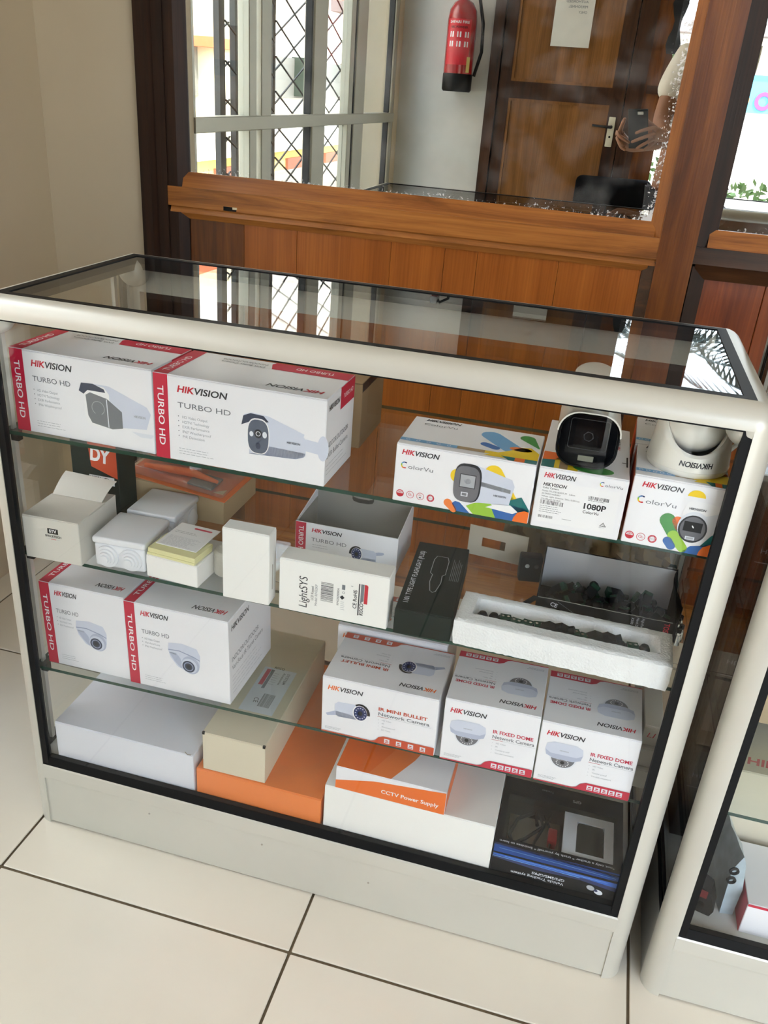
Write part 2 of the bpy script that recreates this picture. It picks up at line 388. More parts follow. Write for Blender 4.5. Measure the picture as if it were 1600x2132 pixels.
def mirror_mat():
    m = bpy.data.materials.new('mirrored_pane'); m.use_nodes = True; t = m.node_tree; t.nodes.clear(); L = t.links.new
    N = lambda k: t.nodes.new('ShaderNode'+k)
    o = N('OutputMaterial'); g = N('BsdfGlossy'); g.inputs['Roughness'].default_value = .004; g.inputs['Color'].default_value = (.74, .76, .72, 1)
    dif = N('BsdfDiffuse'); dif.inputs['Color'].default_value = (.75, .76, .76, 1)
    tc = N('TexCoord'); sp = N('SeparateXYZ'); L(tc.outputs['Object'], sp.inputs[0])
    # specks where the silvering is gone: denser near the bottom and the right-hand edge (object space)
    def mth(op, a, b=None, c=None):
        n = N('Math'); n.operation = op
        for i, v in enumerate((a, b, c)):
            if v is None: continue
            if isinstance(v, (int, float)): n.inputs[i].default_value = v
            else: L(v, n.inputs[i])
        return n.outputs[0]
    n1 = N('TexNoise'); n1.inputs['Scale'].default_value = 150; n1.inputs['Detail'].default_value = 5; n1.inputs['Roughness'].default_value = .7; L(tc.outputs['Object'], n1.inputs['Vector'])
    n2 = N('TexNoise'); n2.inputs['Scale'].default_value = 14; n2.inputs['Detail'].default_value = 3; L(tc.outputs['Object'], n2.inputs['Vector'])
    bot = mth('SMOOTHSTEP' if False else 'MULTIPLY', mth('MAXIMUM', mth('SUBTRACT', .034, sp.outputs['Z']), 0), 5.8)   # z above the pane's foot
    att = N('Attribute'); att.attribute_name = 'edge_wear'; att.attribute_type = 'OBJECT'
    side = mth('MULTIPLY', mth('MAXIMUM', mth('SUBTRACT', sp.outputs['X'], att.outputs['Fac']), 0), 5.5)
    thr = mth('ADD', mth('ADD', bot, side), mth('MULTIPLY', n2.outputs['Fac'], .16))
    f = mth('GREATER_THAN', mth('ADD', n1.outputs['Fac'], thr), .83)
    veil = mth('MULTIPLY', mth('MAXIMUM', mth('SUBTRACT', n2.outputs['Fac'], .45), 0), .35)
    fac = mth('MAXIMUM', mth('MULTIPLY', f, .9), veil)
    mx = N('MixShader'); L(fac, mx.inputs[0]); L(g.outputs[0], mx.inputs[1]); L(dif.outputs[0], mx.inputs[2]); L(mx.outputs[0], o.inputs[0])
    return m
mir = mirror_mat()
def pane(x0, x1, z0, z1, wear):
    o = MB().box(0, 0, 0, x1-x0, .005, z1-z0).build('mirror_pane', mir, wb)
    o.location = (x0, YP+.001, z0); o.rotation_euler = (radians(.34), 0, radians(-.29)); o['edge_wear'] = wear
    return o
pane(-.195, .870, .984, 1.97, 1.02)
pane(.996, 2.18, .976, 1.97, 1.2)
pane(2.23, 3.53, .95, 1.97, 1.4)

# ---------------- window wall on the left with scissor gate outside
win = struct('window_1', 'grey aluminium window frame in the left wall')
alu_w = mat('window_aluminium', (172,172,160), .4, metal=.3)
seal = mat('window_seal', (30,32,34), .6)
def wbar(y0, y1, z0, z1, x0=-.612, x1=-.566, m=None, nm='frame_bar'): MB().bbox(x0, y0, z0, x1, y1, z1, .003, seg=1, sm=False).build(nm, m or alu_w, win)
wbar(WY0, WY1, WZ0, WZ0+.05); wbar(WY0, WY1, WZ1-.05, WZ1); wbar(WY0, WY1, 1.02, 1.068, x1=-.560)
wbar(WY1-.02, WY1, WZ0, WZ1)
for (a, b) in [(-.255, -.19), (-.395, -.30), (-1.025, -.86), (-1.62, -1.46), (-1.42, -1.36), (WY0, WY0+.05)]:
    wbar(a, b, WZ0, WZ1)
for a in (-.235, -.845, -1.45, -2.12): [wbar(a, a+.012, q0, q1, -.60, -.568, seal, 'glazing_seal') for q0, q1 in ((WZ0+.05, 1.02), (1.068, WZ1-.05))]
for a, b in ((WZ0+.05, 1.02), (1.068, WZ1-.05)):
    for y0, y1 in ((-.19, WY1-.02), (-.86, -.395), (-1.36, -1.025), (-2.12, -1.62)):
        MB().box(-.592, y0, a, -.588, y1, b).build('window_pane', glassmat('window_glass', (.97, .98, .97)), win)
MB().box(-.80, WY0-.02, WZ0-.04, -.56, WY1+.02, WZ0).build('window_sill', plaster, win)
gate = thing('scissor_gate', 'dark folding scissor gate with diamond lattice outside the left window', 'gate', (-.82, 0, -.2))
gm = mat('gate_steel', (58,60,60), .5, metal=.4)
for y, ww in ((-.48, .05), (-.645, .09), (-1.01, .03), (-1.55, .05), (-2.10, .07), (-2.50, .04)):
    MB().box(-.012, y-ww/2, .05, .012, y+ww/2, 2.45).build('upright', gm, gate)
for k in range(0, 26):
    for sgn in (1, -1):
        for (ya, yb) in ((-.60, -.50), (-1.0, -.69), (-1.53, -1.02), (-2.07, -1.57), (-2.49, -2.13)):
            z0 = .02+k*.138; L_ = (yb-ya)*.43
            a, b = (z0, z0+L_) if sgn > 0 else (z0+L_, z0)
            if max(a, b) > 2.45: continue
            MB().tube([(.016*sgn, ya, a), (.016*sgn, yb, b)], .0045, n=5, sm=False).build('lattice_bar', gm, gate)

# ---------------- outside, left: yellow building; rear: street, shrubs
gnd = MB().box(-30, -40, -.5, 30, 20, -.2).build('ground', mat('pale_paving', (190,184,172), .9, vary=.1, vscale=1)); gnd['kind'] = 'structure'
by = thing('yellow_building', 'yellow and white building with orange band seen beyond the left window', 'building', (-5, 0, 0))
bw = mat('building_white', (235,230,222), .8); byl = mat('building_yellow', (232,205,130), .8); bor = mat('building_orange', (226,120,80), .8); bgr = mat('building_window_grey', (120,120,116), .5)
MB().box(-3, -26, -.3, 0, 4, .12).build('wall', byl, by)
MB().box(-3, -26, .12, -.05, 4, 7).build('upper_wall', bw, by)
MB().box(-.06, -26, .12, .12, 4, .40).build('ledge', bw, by)
MB().box(-.06, -26, .92-.0, .0, 4, 1.52).build('window_band', bgr, by)
MB().box(-.07, -10.2, .40, .25, -8.6, 3.2).build('column', mat('building_cream', (232,222,190), .8), by)
MB().box(-.06, -10.4, 1.50, .32, -8.4, 1.62).build('orange_band', bor, by)
MB().box(-.06, -26, 2.6, .30, 4, 2.9).build('orange_band', bor, by)
for y in (-12.9, -15.5, -7.6, -4): MB().box(-.05, y, .95, .2, y+.75, 1.54).build('green_shutter', mat('shutter_green', (52,66,56), .6), by)
for y in (-12.6, -14.6, -9.8): MB().box(-.02, y, -.3, .05, y+.8, -.02).build('doorway', mat('doorway_red', (150,90,70), .7), by)
stone = MB().bbox(-1.05, -3.40, -.3, -.90, -2.75, 3, .01, seg=1, sm=False).build('stone_pillar', mat('stone_cladding', (206,198,176), .8, vary=.12, vscale=14)); tag(stone, 'beige stone-clad pillar outside beside the window', 'pillar')

st = thing('street_building', 'white house across the street with dark roof, blue sign board and balusters', 'building', (0, -9, 0))
MB().box(-3, -3, -.3, 8, 0, 2.0).build('wall', bw, st)
MB().box(-3.2, -3.2, 2.0, 8.2, .3, 2.12).build('roof', mat('roof_grey', (120,112,112), .7), st)
MB().box(1.2, .02, 1.22, 4.4, .08, 1.62).build('sign_board', mat('sign_cyan', (90,175,215), .6), st)
a = Art((1.2, .09, 1.22), (1, 0, 0), (0, 0, 1)); a.z = 0; a.n = Vector((0, 1, 0)); a.z = .004
for i, k in enumerate(['org', 'crim', 'yel', 'violet', 'grn', 'red', 'bblue', 'yel', 'ora', 'violet', 'lime', 'crim']): a.ring(.16+.26*i, .13, .10, .045, k)
a.build('coloured_rings', st)
for i in range(34): MB().lathe([(.03, 0), (.05, .08), (.025, .16), (.05, .24), (.03, .3)], (.9+i*.12, .8, .78), n=8).build('baluster', bw, st)
MB().box(.8, .74, 1.08, 5.1, .86, 1.14).build('handrail', bw, st); MB().box(.8, .70, .3, 5.1, .90, .78).build('plinth', bw, st)
leaf = mat('leaf_green', (70,104,52), .6, vary=.3, vscale=9); leafd = mat('leaf_dark', (38,58,60), .6, vary=.3, vscale=9)
def frond(mb, base, ang, L, droop, m=0, n=9):
    pts = []
    for i in range(n+1):
        t = i/n; pts.append(Vector(base)+Vector((cos(ang)*L*t, sin(ang)*L*t, L*.55*t-droop*t*t)))
    mb.tube(pts, .006, n=4, m=m, sm=False)
    for i in range(1, n*2):
        t = i/(n*2); j = min(int(t*n), n-1); p = pts[j].lerp(pts[j+1], t*n-j); l = L*.3*(1-abs(t-.45))
        for sd in (1, -1):
            d = Vector((cos(ang+sd*1.1), sin(ang+sd*1.1), -.35))*l; w_ = Vector((cos(ang), sin(ang), 0))*.018
            mb.add([p-w_, p+w_, p+d], [(0, 1, 2)], m)
def palm(x, y, h, n, L, label, m):
    o = thing('palm_tree', label, 'tree', (x, y, -.2))
    MB().tube([(0, 0, 0), (.05, 0, h*.5), (0, .03, h)], [.07, .055, .05], n=8).build('trunk', mat('palm_trunk', (96,80,62), .9), o)
    mb = MB()
    for i in range(n): frond(mb, (0, .03, h), 2*pi*i/n+random.uniform(-.2, .2), L*random.uniform(.8, 1.1), L*random.uniform(.5, 1.1))
    mb.build('fronds', m, o, kind='stuff')
palm(1.35, -4.6, 2.35, 13, 1.1, 'tall palm with feathery fronds outside the rear opening', leafd)
palm(2.6, -5.6, 3.0, 13, 1.3, 'second palm further right outside the rear opening', leafd)
def shrub(x, y, r, h, label, m, n=420):
    o = thing('shrub', label, 'plant', (x, y, -.2)); mb = MB(); rr = random.Random(int(x*100))
    for i in range(n):
        th = rr.uniform(0, 2*pi); q = rr.random()**.5*r; z = rr.uniform(.12, 1)*h; k = 1-.5*abs(z/h-.45)
        p = Vector((cos(th)*q*k, sin(th)*q*k, z)); d = Vector((rr.uniform(-1, 1), rr.uniform(-1, 1), rr.uniform(-.2, 1))).normalized()*.09; w_ = d.orthogonal().normalized()*.022
        mb.add([p, p+d*.5+w_, p+d, p+d*.5-w_], [(0, 1, 2, 3)])
    mb.build('foliage', m, o, kind='stuff'); MB().tube([(0, 0, 0), (0, 0, h*.6)], .015, n=6).build('stem', mat('palm_trunk', (96,80,62), .9), o)
shrub(1.0, -4.1, .32, 1.75, 'leafy green shrub nearest the rear doorway', leaf)
shrub(1.75, -5.2, .5, .85, 'low bushy green shrub in front of the street', leaf, 500)

# ---------------- rear wall door, extinguisher, notice
MB().box(-.058, -2.45, 0, .90, -2.41, 2.2).build('plaster', plaster_w, wk)  # unseen slab added behind the door to block light leaks round it
dr = struct('door_1', 'brown wooden two-panel door in the rear wall')
dv = wood('door_frame_wood', (36,20,12), (62,36,20), (80,50,28), 'Z'); dp = wood('door_panel_wood', (104,68,34), (128,86,44), (146,100,54), 'Z', sc=6)
YD = -2.3
MB().box(-.058, YD-.1, 0, .0, YD+.02, 2.2).build('door_frame', dv, dr); MB().box(.70, YD-.1, 0, .76, YD+.02, 2.2).build('door_frame', dv, dr); MB().box(0, YD-.1, 2.12, .70, YD+.02, 2.2).build('door_frame', dv, dr)
lf = MB(); lf.box(.005, YD-.04, .01, .068, YD, 2.115); lf.box(.622, YD-.04, .01, .695, YD, 2.115); lf.box(.068, YD-.04, .01, .622, YD, .12); lf.box(.068, YD-.04, 1.19, .622, YD, 1.275); lf.box(.068, YD-.04, 2.03, .622, YD, 2.115)
lf.build('door_leaf', dv, dr)
for z0, z1 in ((.12, 1.19), (1.275, 2.03)):
    MB().box(.068, YD-.035, z0, .622, YD-.014, z1).build('door_panel', dp, dr)
    b = MB()
    for q in ((.068, z0, .082, z1), (.608, z0, .622, z1), (.082, z0, .608, z0+.014), (.082, z1-.014, .608, z1)): b.box(q[0], YD-.014, q[1], q[2], YD-.004, q[3])
    b.build('panel_bead', wood('door_bead_wood', (110,70,34), (132,88,44), (150,102,54), 'Z'), dr)
pl = MB().bbox(.632, YD, .985, .668, YD+.004, 1.135, .003).build('handle_plate', mat('cream_enamel', (214,210,190), .35), dr)
MB().tube([(.650, YD+.004, 1.085), (.650, YD+.045, 1.085), (.62, YD+.05, 1.085), (.55, YD+.048, 1.088)], [.009, .008, .007, .006], n=8).build('door_handle', black_pl, dr)
MB().cyl((.650, YD+.0042, 1.035), (.650, YD+.0052, 1.035), .006, n=10).build('keyhole', black_pl, dr)
sd = struct('wall_rear_panelling', 'dark wood panelling right of the rear door')
MB().box(.76, YD-.08, 0, .90, YD, 2.2).build('panel', wd_v, sd); MB().box(.80, YD, 1.26, .90, YD+.012, 1.30).build('rail', dv, sd); MB().box(.76, YD, 0, .79, YD+.015, 2.2).build('moulding', dv, sd)
nb = MB().box(.258, YD+.0005, 1.455, .462, YD+.0012, 1.745).build('notice_paper', mat('paper', (214,214,208), .7)); tag(nb, 'white paper notice taped to the rear door', 'paper')
a = Art((.462, YD+.0012, 1.455), (-1, 0, 0), (0, 0, 1)); a.z = .0004
a.text('AUTHORISED', .035, .205, .011, 'gry', width=.115, bold=.01); a.text('PERSONNEL', .035, .182, .011, 'gry', width=.10, bold=.01); a.text('ONLY', .035, .157, .011, 'gry', width=.045, bold=.01); a.build('lettering', nb)
fe = thing('fire_extinguisher', 'red fire extinguisher with black base hanging on the rear wall', 'extinguisher', (-.215, YD+.095, 1.20))
er = mat('extinguisher_red', (150,20,24), .25, coat=.4)
MB().lathe([(.078, .07), (.079, .10), (.079, .34), (.072, .39), (.05, .425), (.025, .44), (.022, .47), (0, .47)], n=28).build('cylinder', er, fe)
MB().lathe([(0, 0), (.074, 0), (.081, .01), (.081, .085), (.079, .088)], n=28).build('base', black_pl, fe)
mb = MB(); n_ = 14
for k in range(n_):
    a0, a1 = radians(40+100*k/n_), radians(40+100*(k+1)/n_); R_ = .0797
    mb.add([(R_*cos(t), R_*sin(t), z) for t, z in ((a0, .13), (a1, .13), (a1, .345), (a0, .345))], [(0, 3, 2, 1)])
mb.build('label', mat('label_red', (196,36,52), .4), fe)
def bend_text(parent, s, z, h, ang0, ang1, R_, col, name='lettering'):
    v, f, w0 = text_geo(s, .02); sc = h/.69; m = MB()
    m.add([(R_*cos(radians(ang0+(ang1-ang0)*p[0]/w0)), R_*sin(radians(ang0+(ang1-ang0)*p[0]/w0)), z+p[1]*sc) for p in v], f)
    return m.build(name, pal(col), parent)
bend_text(fe, 'SAFARI FIRE', .325, .012, 130, 50, .0803, 'pale'); bend_text(fe, 'ABC POWDER', .302, .010, 125, 55, .0803, 'blk')
mb = MB()
for r_ in range(2):
    for c_ in range(3):
        t0 = radians(125-c_*30); t1 = radians(125-c_*30-16); z = .26-r_*.045
        mb.add([(.0803*cos(t), .0803*sin(t), q) for t, q in ((t0, z), (t1, z), (t1, z+.026), (t0, z+.026))], [(0, 1, 2, 3)])
mb.build('pictograms', pal('pale'), fe)
mb = MB(); mb.add([(.0806*cos(radians(t)), .0806*sin(radians(t)), z) for t, z in ((48, .095), (32, .095), (32, .17), (48, .17))], [(0, 1, 2, 3)]); mb.build('inspection_tag', mat('tag_yellow', (210,195,120), .6), fe)
MB().tube([(0, 0, .47), (.03, .01, .50), (.08, .02, .47), (.115, .01, .33), (.12, 0, .2), (.09, .0, .08)], .009, n=8).build('hose', black_pl, fe)
MB().box(-.02, -.02, .46, .02, .06, .50).build('valve', metal_s, fe); MB().box(-.03, -.094, .3, .03, -.07, .36).build('wall_bracket', metal_s, fe)
hb = thing('hanging_cloth', 'dark cloth hanging at the edge of the rear doorway', 'cloth', (.90, -2.24, 1.45))
mb = MB()
for i in range(9):
    z = .30*i/8; mb.v += [(-.035-.012*sin(i*1.3), -.01, z), (0, .02, z), (.02+.012*sin(i*1.1+1), .0, z), (0, -.028, z)]
for i in range(8):
    for k in range(4): mb.f.append((i*4+k, i*4+(k+1) % 4, (i+1)*4+(k+1) % 4, (i+1)*4+k)); mb.m.append(0); mb.s.append(True)
mb.f.append((3, 2, 1, 0)); mb.m.append(0); mb.s.append(False)
mb.build('cloth', mat('dark_cloth', (14,16,20), .9), hb)
MB().tube([(0, 0, .30), (0, -.03, .34), (0, -.06, .33)], .004, n=6).build('hook', metal_s, hb)
ch = thing('office_chair', 'black padded office chair standing by the rear door', 'chair', (.74, -1.85, 0), 175); ch.scale = (1, 1, .91)
bk = mat('black_upholstery', (11,11,13), .85, spec=.1)
MB().bbox(-.23, -.22, .43, .23, .24, .51, .035, seg=3).build('seat', bk, ch); MB().bbox(-.20, .20, .60, .20, .27, .93, .034, seg=3).build('backrest', bk, ch)
MB().tube([(0, .2, .44), (0, .29, .5), (0, .285, .75)], .018).build('back_support', black_pl, ch)
MB().cyl((0, 0, .10), (0, 0, .43), .025).build('gas_column', black_pl, ch)
for k in range(5):
    t = 2*pi*k/5; MB().tube([(0, 0, .12), (.27*cos(t), .27*sin(t), .07)], [.022, .014]).build('leg', black_pl, ch)
    MB().cyl((.27*cos(t)-.015, .27*sin(t), .028), (.27*cos(t)+.015, .27*sin(t), .028), .028).build('castor', black_pl, ch)
for sx in (-1, 1): MB().tube([(.24*sx, .12, .45), (.28*sx, .1, .66), (.28*sx, -.12, .67)], .015).build('armrest', black_pl, ch)

# ================================================================== the display showcases
alu_w2 = mat('pale_aluminium', (196,194,184), .4, metal=.2)
def showcase(label, loc, W, D, H, shelves, name='display_showcase', slope=True):
    t = thing(name, label, 'showcase', loc); r = .0268
    q = lambda cx, cy, sx, sy, n=8: [(cx+sx*r*(1-cos(pi/2*i/n))-sx*0, cy+sy*r*(1-sin(pi/2*i/n))) for i in range(n+1)]
    # corner posts: quarter-round outside, square inside
    for sx, sy, cx, cy in ((1, 1, 0, 0), (-1, 1, W, 0), (1, -1, 0, D), (-1, -1, W, D)):
        arc = [(cx+sx*r*(1-cos(a)), cy+sy*r*(1-sin(a))) for a in [pi/2*i/10 for i in range(11)]]   # from the side face round to the front face
        pr = arc+[(cx+sx*r, cy+sy*r*.55), (cx+sx*r*.55, cy+sy*r*.55), (cx+sx*r*.55, cy+sy*r)]
        MB().prism(pr, lambda p, z: (p[0], p[1], z), 0.0, H-r, sm=True).build('corner_post', alu, t)
        MB().ball((cx+sx*r, cy+sy*r, H-r), r*1.004, n=24).build('corner_cap', alu, t)
        0 and MB().box(min(cx+sx*r*.98, cx+sx*r*1.06), min(cy, cy+sy*.03), H-r-.002, max(cx+sx*r*.98, cx+sx*r*1.06), max(cy, cy+sy*.03), H-.004).build('cap_seam', rubber, t) if sy > 0 else None
    for sy, cy in ((1, 0), (-1, D)):
        arc = [(cy+sy*r*(1-cos(a)), H-r*(1-sin(a))) for a in [pi/2*i/10 for i in range(11)]]
        MB().prism(arc+[(cy+sy*r, H-r*.5), (cy+sy*r*.4, H-r*.5), (cy+sy*r*.4, H-r)], lambda p, x: (x, p[0], p[1]), r, W-r, sm=True).build('top_rail', alu, t)
    for sx, cx in ((1, 0), (-1, W)):
        arc = [(cx+sx*r*(1-cos(a)), H-r*(1-sin(a))) for a in [pi/2*i/10 for i in range(11)]]
        MB().prism(arc+[(cx+sx*r, H-r*.5), (cx+sx*r*.4, H-r*.5), (cx+sx*r*.4, H-r)], lambda p, y: (p[0], y, p[1]), r, D-r, sm=True).build('top_rail', alu, t)
    g = .013; e = .0012
    for a in ((r, r, W-r, r+g), (r, D-r-g, W-r, D-r), (r, r+g, r+g, D-r-g), (W-r-g, r+g, W-r, D-r-g)):
        MB().box(a[0], a[1], H-.022, a[2], a[3], H+e-.001).build('top_gasket', rubber, t)
    MB().box(r+g-.002, r+g-.002, H-.006, W-r-g+.002, D-r-g+.002, H-.001).build('top_glass', glass, t)
    # front: glass with black gasket, lip and kick panel
    MB().box(r*.9, .0015, .131, r+.0105, .012, H-r).build('front_gasket', rubber, t); MB().box(W-r-.0105, .0015, .131, W-r*.9, .012, H-r).build('front_gasket', rubber, t)
    MB().prism([(.001, .131), (.001, .133), (.0045, .147), (.014, .147), (.014, .131)], lambda p, x: (x, p[0], p[1]), r*.9, W-r*.9).build('front_gasket', rubber, t)
    MB().box(r+.0105, .0022, H-r-.0025, W-r-.0105, .012, H-r+.001).build('front_gasket', rubber, t)
    MB().box(r+.009, .005, .145, W-r-.009, .010, H-r).build('front_glass', glass_f, t)
    MB().prism([(.0, .102), (-.0006, .106), (-.0006, .129), (.001, .1315), (.03, .1315), (.03, .102)], lambda p, x: (x, p[0], p[1]), r*.95, W-r*.95).build('front_lip', alu, t)
    kp = MB().box(r, .0025, .003, W-r, .012, .102).build('kick_panel', alu, t)
    for x in (.22, .42, .60): MB().cyl((x*W, .0026, .082-.02*(x > .5)), (x*W, .0016, .082-.02*(x > .5)), .0016, n=8).build('rivet', metal_s, kp)
    MB().box(.002, r, .003, .010, D-r, .131).build('side_kick', alu_g, t); MB().box(W-.010, r, .003, W-.002, D-r, .131).build('side_kick', alu_g, t)
    MB().box(r*.5, .013, .115, W-r*.5, D-.012, .135).build('base_board', mat('white_board', (212,212,206), .5), t)
    MB().box(r, D-.016, .003, W-r, D-.004, .16).build('rear_panel', alu_g, t)
    for cx in (.0035, W-.0085):
        MB().box(cx, r, .131, cx+.005, D-r, H-.022).build('side_glass', glass, t)
        MB().box(cx-.001, r*.9, .131, cx+.006, r+.012, H-.02).build('side_gasket', rubber, t); MB().box(cx-.001, D-r-.012, .131, cx+.006, D-r*.9, H-.02).build('side_gasket', rubber, t)
        MB().box(cx-.001, r, .131, cx+.006, D-r, .147).build('side_gasket', rubber, t)
    # sliding glass at the rear in pale frames
    MB().box(r, D-.024, H-.062, W-r, D-.006, H-.022).build('sliding_track', alu_w2, t)
    MB().box(r, D-.024, .135, W-r, D-.006, .16).build('sliding_track', alu_w2, t)
    for (zt, z2_) in shelves:
        mb = MB(); x0, x1, y0, y1, th = .012, W-.012, .030, .378, .0055
        v = [(x0, y0, zt-th), (x1, y0, z2_-th), (x1, y1, z2_-th), (x0, y1, zt-th), (x0, y0, zt), (x1, y0, z2_), (x1, y1, z2_), (x0, y1, zt)]
        mb.add(v, [(0, 3, 2, 1), (4, 5, 6, 7)], 0); mb.add(v, [(0, 1, 5, 4), (1, 2, 6, 5), (2, 3, 7, 6), (3, 0, 4, 7)], 1)
        mb.build('glass_shelf', [glass_s, edge_g], t)
        for xx, zz in ((.012, zt), (W-.024, z2_)):
            for yy in (.045, .33):
                bm_ = MB().box(xx, yy, zz-.022, xx+.012, yy+.010, zz-.0055); bm_.box(xx, yy-.01, zz-.0085, xx+.012, yy+.02, zz-.0056); bm_.build('shelf_bracket', mat('clear_grey_bracket', (170,172,168), .3) if xx > .5 else black_pl, t)
    for xx in (.0095, W-.0155):
        for yy in (.047, .335): MB().box(xx, yy, .147, xx+.006, yy+.008, H-.03).build('slotted_strip', alu_g, t)
    return t
SW, SD, SH = 1.0, .4091, .9108
sc1 = showcase('glass display showcase in cream aluminium filled with camera boxes, whole front in view', (0, 0, 0), SW, SD, SH, [(.7175, .7175), (.5235, .5235), (.3120, .3290)])
sc2 = showcase('taller second glass showcase cut off by the right edge of the picture', (1.031, -.004, 0), SW, SD, .965, [(.74, .74), (.5690, .5690), (.350, .350)])

# ================================================================== cartons
EDGE = mat('board_edge', (150,140,128), .8)
TILT = -math.atan(.0170/.952)
def shz(x): return .3120+.0170*(x-.012)/.976+.0004
def carton(name, label, org, w, d, h, yaw=0, body=None, group=None, lid=True, cat='box', tilt=0):
    t = thing(name, label, cat, org, yaw, group)
    if tilt: t.location.z = shz(org[0]); t.rotation_euler = (0, TILT, radians(yaw))
    m = body or white_card
    hb_ = h-.0016 if lid else h
    MB().bbox(0, 0, 0, w, d, hb_-.0002, .0009, seg=1, sm=False).build('carton_body', m, t)
    if lid:
        MB().bbox(.0003, .0006, hb_, w-.0003, d-.0003, h, .0006, seg=1, sm=False).build('lid', m, t)
        MB().box(w*.02, d*.985, hb_-.02, w*.06, d+.0006, h-.002).build('tuck_tab', EDGE, t)
    t['w'], t['d'], t['h'] = w, d, h
    return t
def front(t, x=0): return Art((x, 0, 0), (1, 0, 0), (0, 0, 1))
def top(t, y0=0): return Art((0, y0, t['h']), (1, 0, 0), (0, 1, 0))
def rside(t): return Art((t['w'], 0, 0), (0, 1, 0), (0, 0, 1))
def lside(t): return Art((0, t['d'], 0), (0, -1, 0), (0, 0, 1))

def bullet_pic(A, x, z, s, kind=0, flip=1):
    """printed picture of a bullet camera, face at (x, z), scale s, body running to the right"""
    f = flip; T = lambda p: [(x+f*a*s, z+b*s) for a, b in (p if f > 0 else p[::-1])]
    if kind == 0:      # hooded bullet with grey face, bracket at the right
        A.poly(T([(3.6, -.5), (4.6, -.6), (4.6, .3), (3.6, .4)]), 'body2'); A.ell(x+f*4.9*s, z-.1*s, .42*s, .95*s, 'body2')
        A.up(); A.poly(T([(-.7, -1.45), (2.9, -1.25), (3.6, -.9), (3.7, .25), (3.2, .75), (.7, 1.55), (-.6, 1.5)]), 'body2')
        A.poly(T([(-.7, -1.45), (2.9, -1.25), (3.5, -1.0), (3.6, -.7), (.4, -.6), (0, -1.2)]), 'body') ; A.up()
        A.poly(T([(-1.25, .9), (-1.1, 1.5), (-.5, 1.72), (.8, 1.62), (3.5, .72), (3.4, .45), (.9, 1.0), (.55, 1.35), (-.5, 1.35), (-1.0, .95)]), 'body2'); A.up()
        A.poly(T([(-1.3, .7), (-1.15, 1.4), (-.6, 1.66), (.4, 1.6), (.8, 1.2), (.4, 1.1), (-.7, 1.0)]), 'lens')
        A.up(); A.ell(x, z, .86*s, 1.36*s, 'wht', e=.72); A.up(); A.ell(x, z-.02*s, .80*s, 1.28*s, 'face', e=.72); A.up()
        A.ell(x, z+.2*s, .3*s, .34*s, 'dk'); A.ell(x-.52*s, z+.12*s, .15*s, .2*s, 'pale'); A.ell(x+.5*s, z+.18*s, .17*s, .24*s, 'pale'); A.ell(x, z-.72*s, .19*s, .25*s, 'lens')
        A.up(); A.ring(x, z+.2*s, .19*s, .05*s, 'pale', n=12)
        A.text('HIKVISION', x+f*2.2*s, z-.15*s, .16*s, 'dk', width=1.0*s, bold=.02, rot=0)
    elif kind == 1:    # big square-faced hooded bullet, fading out to the right
        A.poly(T([(.5, -1.5), (3.9, -1.15), (4.3, .1), (4.0, .6), (.9, 1.75), (-.6, 1.75)]), 'body2'); A.up()
        A.poly(T([(-1.5, 1.0), (-1.2, 1.75), (.5, 1.6), (.9, 1.1), (.9, -.9), (.3, -1.75), (-1.0, -1.5), (-1.3, -.9), (-1.2, .8)]), 'wht'); A.up()
        A.poly(T([(-1.65, 1.05), (-1.4, 1.7), (-.4, 1.75), (.5, 1.45), (.6, 1.2), (-.9, 1.2), (-1.25, .85)]), 'lens')
        A.poly(T([(-1.1, .8), (-.7, 1.05), (.7, .75), (1.9, -.1), (1.9, -1.4), (1.0, -1.6), (-.7, -1.35), (-1.0, -.8)]), 'gry'); A.up()
        A.ring(x-.1*s, z-.1*s, .55*s, .05*s, 'lg', -60, 240); A.poly(T([(.62, .72), (.7, .7), (.75, -1.52), (.66, -1.5)]), 'pale')
        A.text('HIKVISION', x+2.9*s, z-.35*s, .2*s, 'gry', width=.95*s); A.poly(T([(2.6, -1.5), (4.5, -1.5), (4.3, -1.8), (3.4, -1.85)]), 'pale')
    elif kind == 2:    # round mini bullet with black hood
        A.poly(T([(2.6, .2), (3.9, .55), (4.2, .75), (4.1, 1.0), (3.3, .95), (2.6, .7)]) if f > 0 else T([(2.4, -.9), (3.9, -1.3), (4.1, -1.0), (2.6, -.2)]), 'body'); A.up()
        A.poly(T([(0, -1.05), (2.6, -1.15), (3.0, -.8), (3.0, .6), (2.6, 1.0), (0, 1.1)]), 'body2'); A.poly(T([(0, -1.05), (2.6, -1.15), (2.9, -.8), (2.9, -.4), (.4, -.5)]), 'body'); A.up()
        A.ell(x-.1*s*f, z, .92*s, 1.15*s, 'wht'); A.up(); A.ell(x-.12*s*f, z, .8*s, 1.02*s, 'navy'); A.up()
        for k in range(12): A.ell(x-.12*s*f+.58*s*cos(k*pi/6), z+.75*s*sin(k*pi/6), .09*s, .09*s, 'body', n=8)
        A.ell(x-.12*s*f, z, .28*s, .34*s, 'blk', n=14)
        A.poly([(x+f*(-.15-1.15*cos(radians(a)))*s, z+(0+1.35*sin(radians(a)))*s) for a in range(-5, 130, 12)]+[(x+f*(-.1-.85*cos(radians(a)))*s, z+1.1*sin(radians(a))*s) for a in range(125, -10, -12)], 'blk')
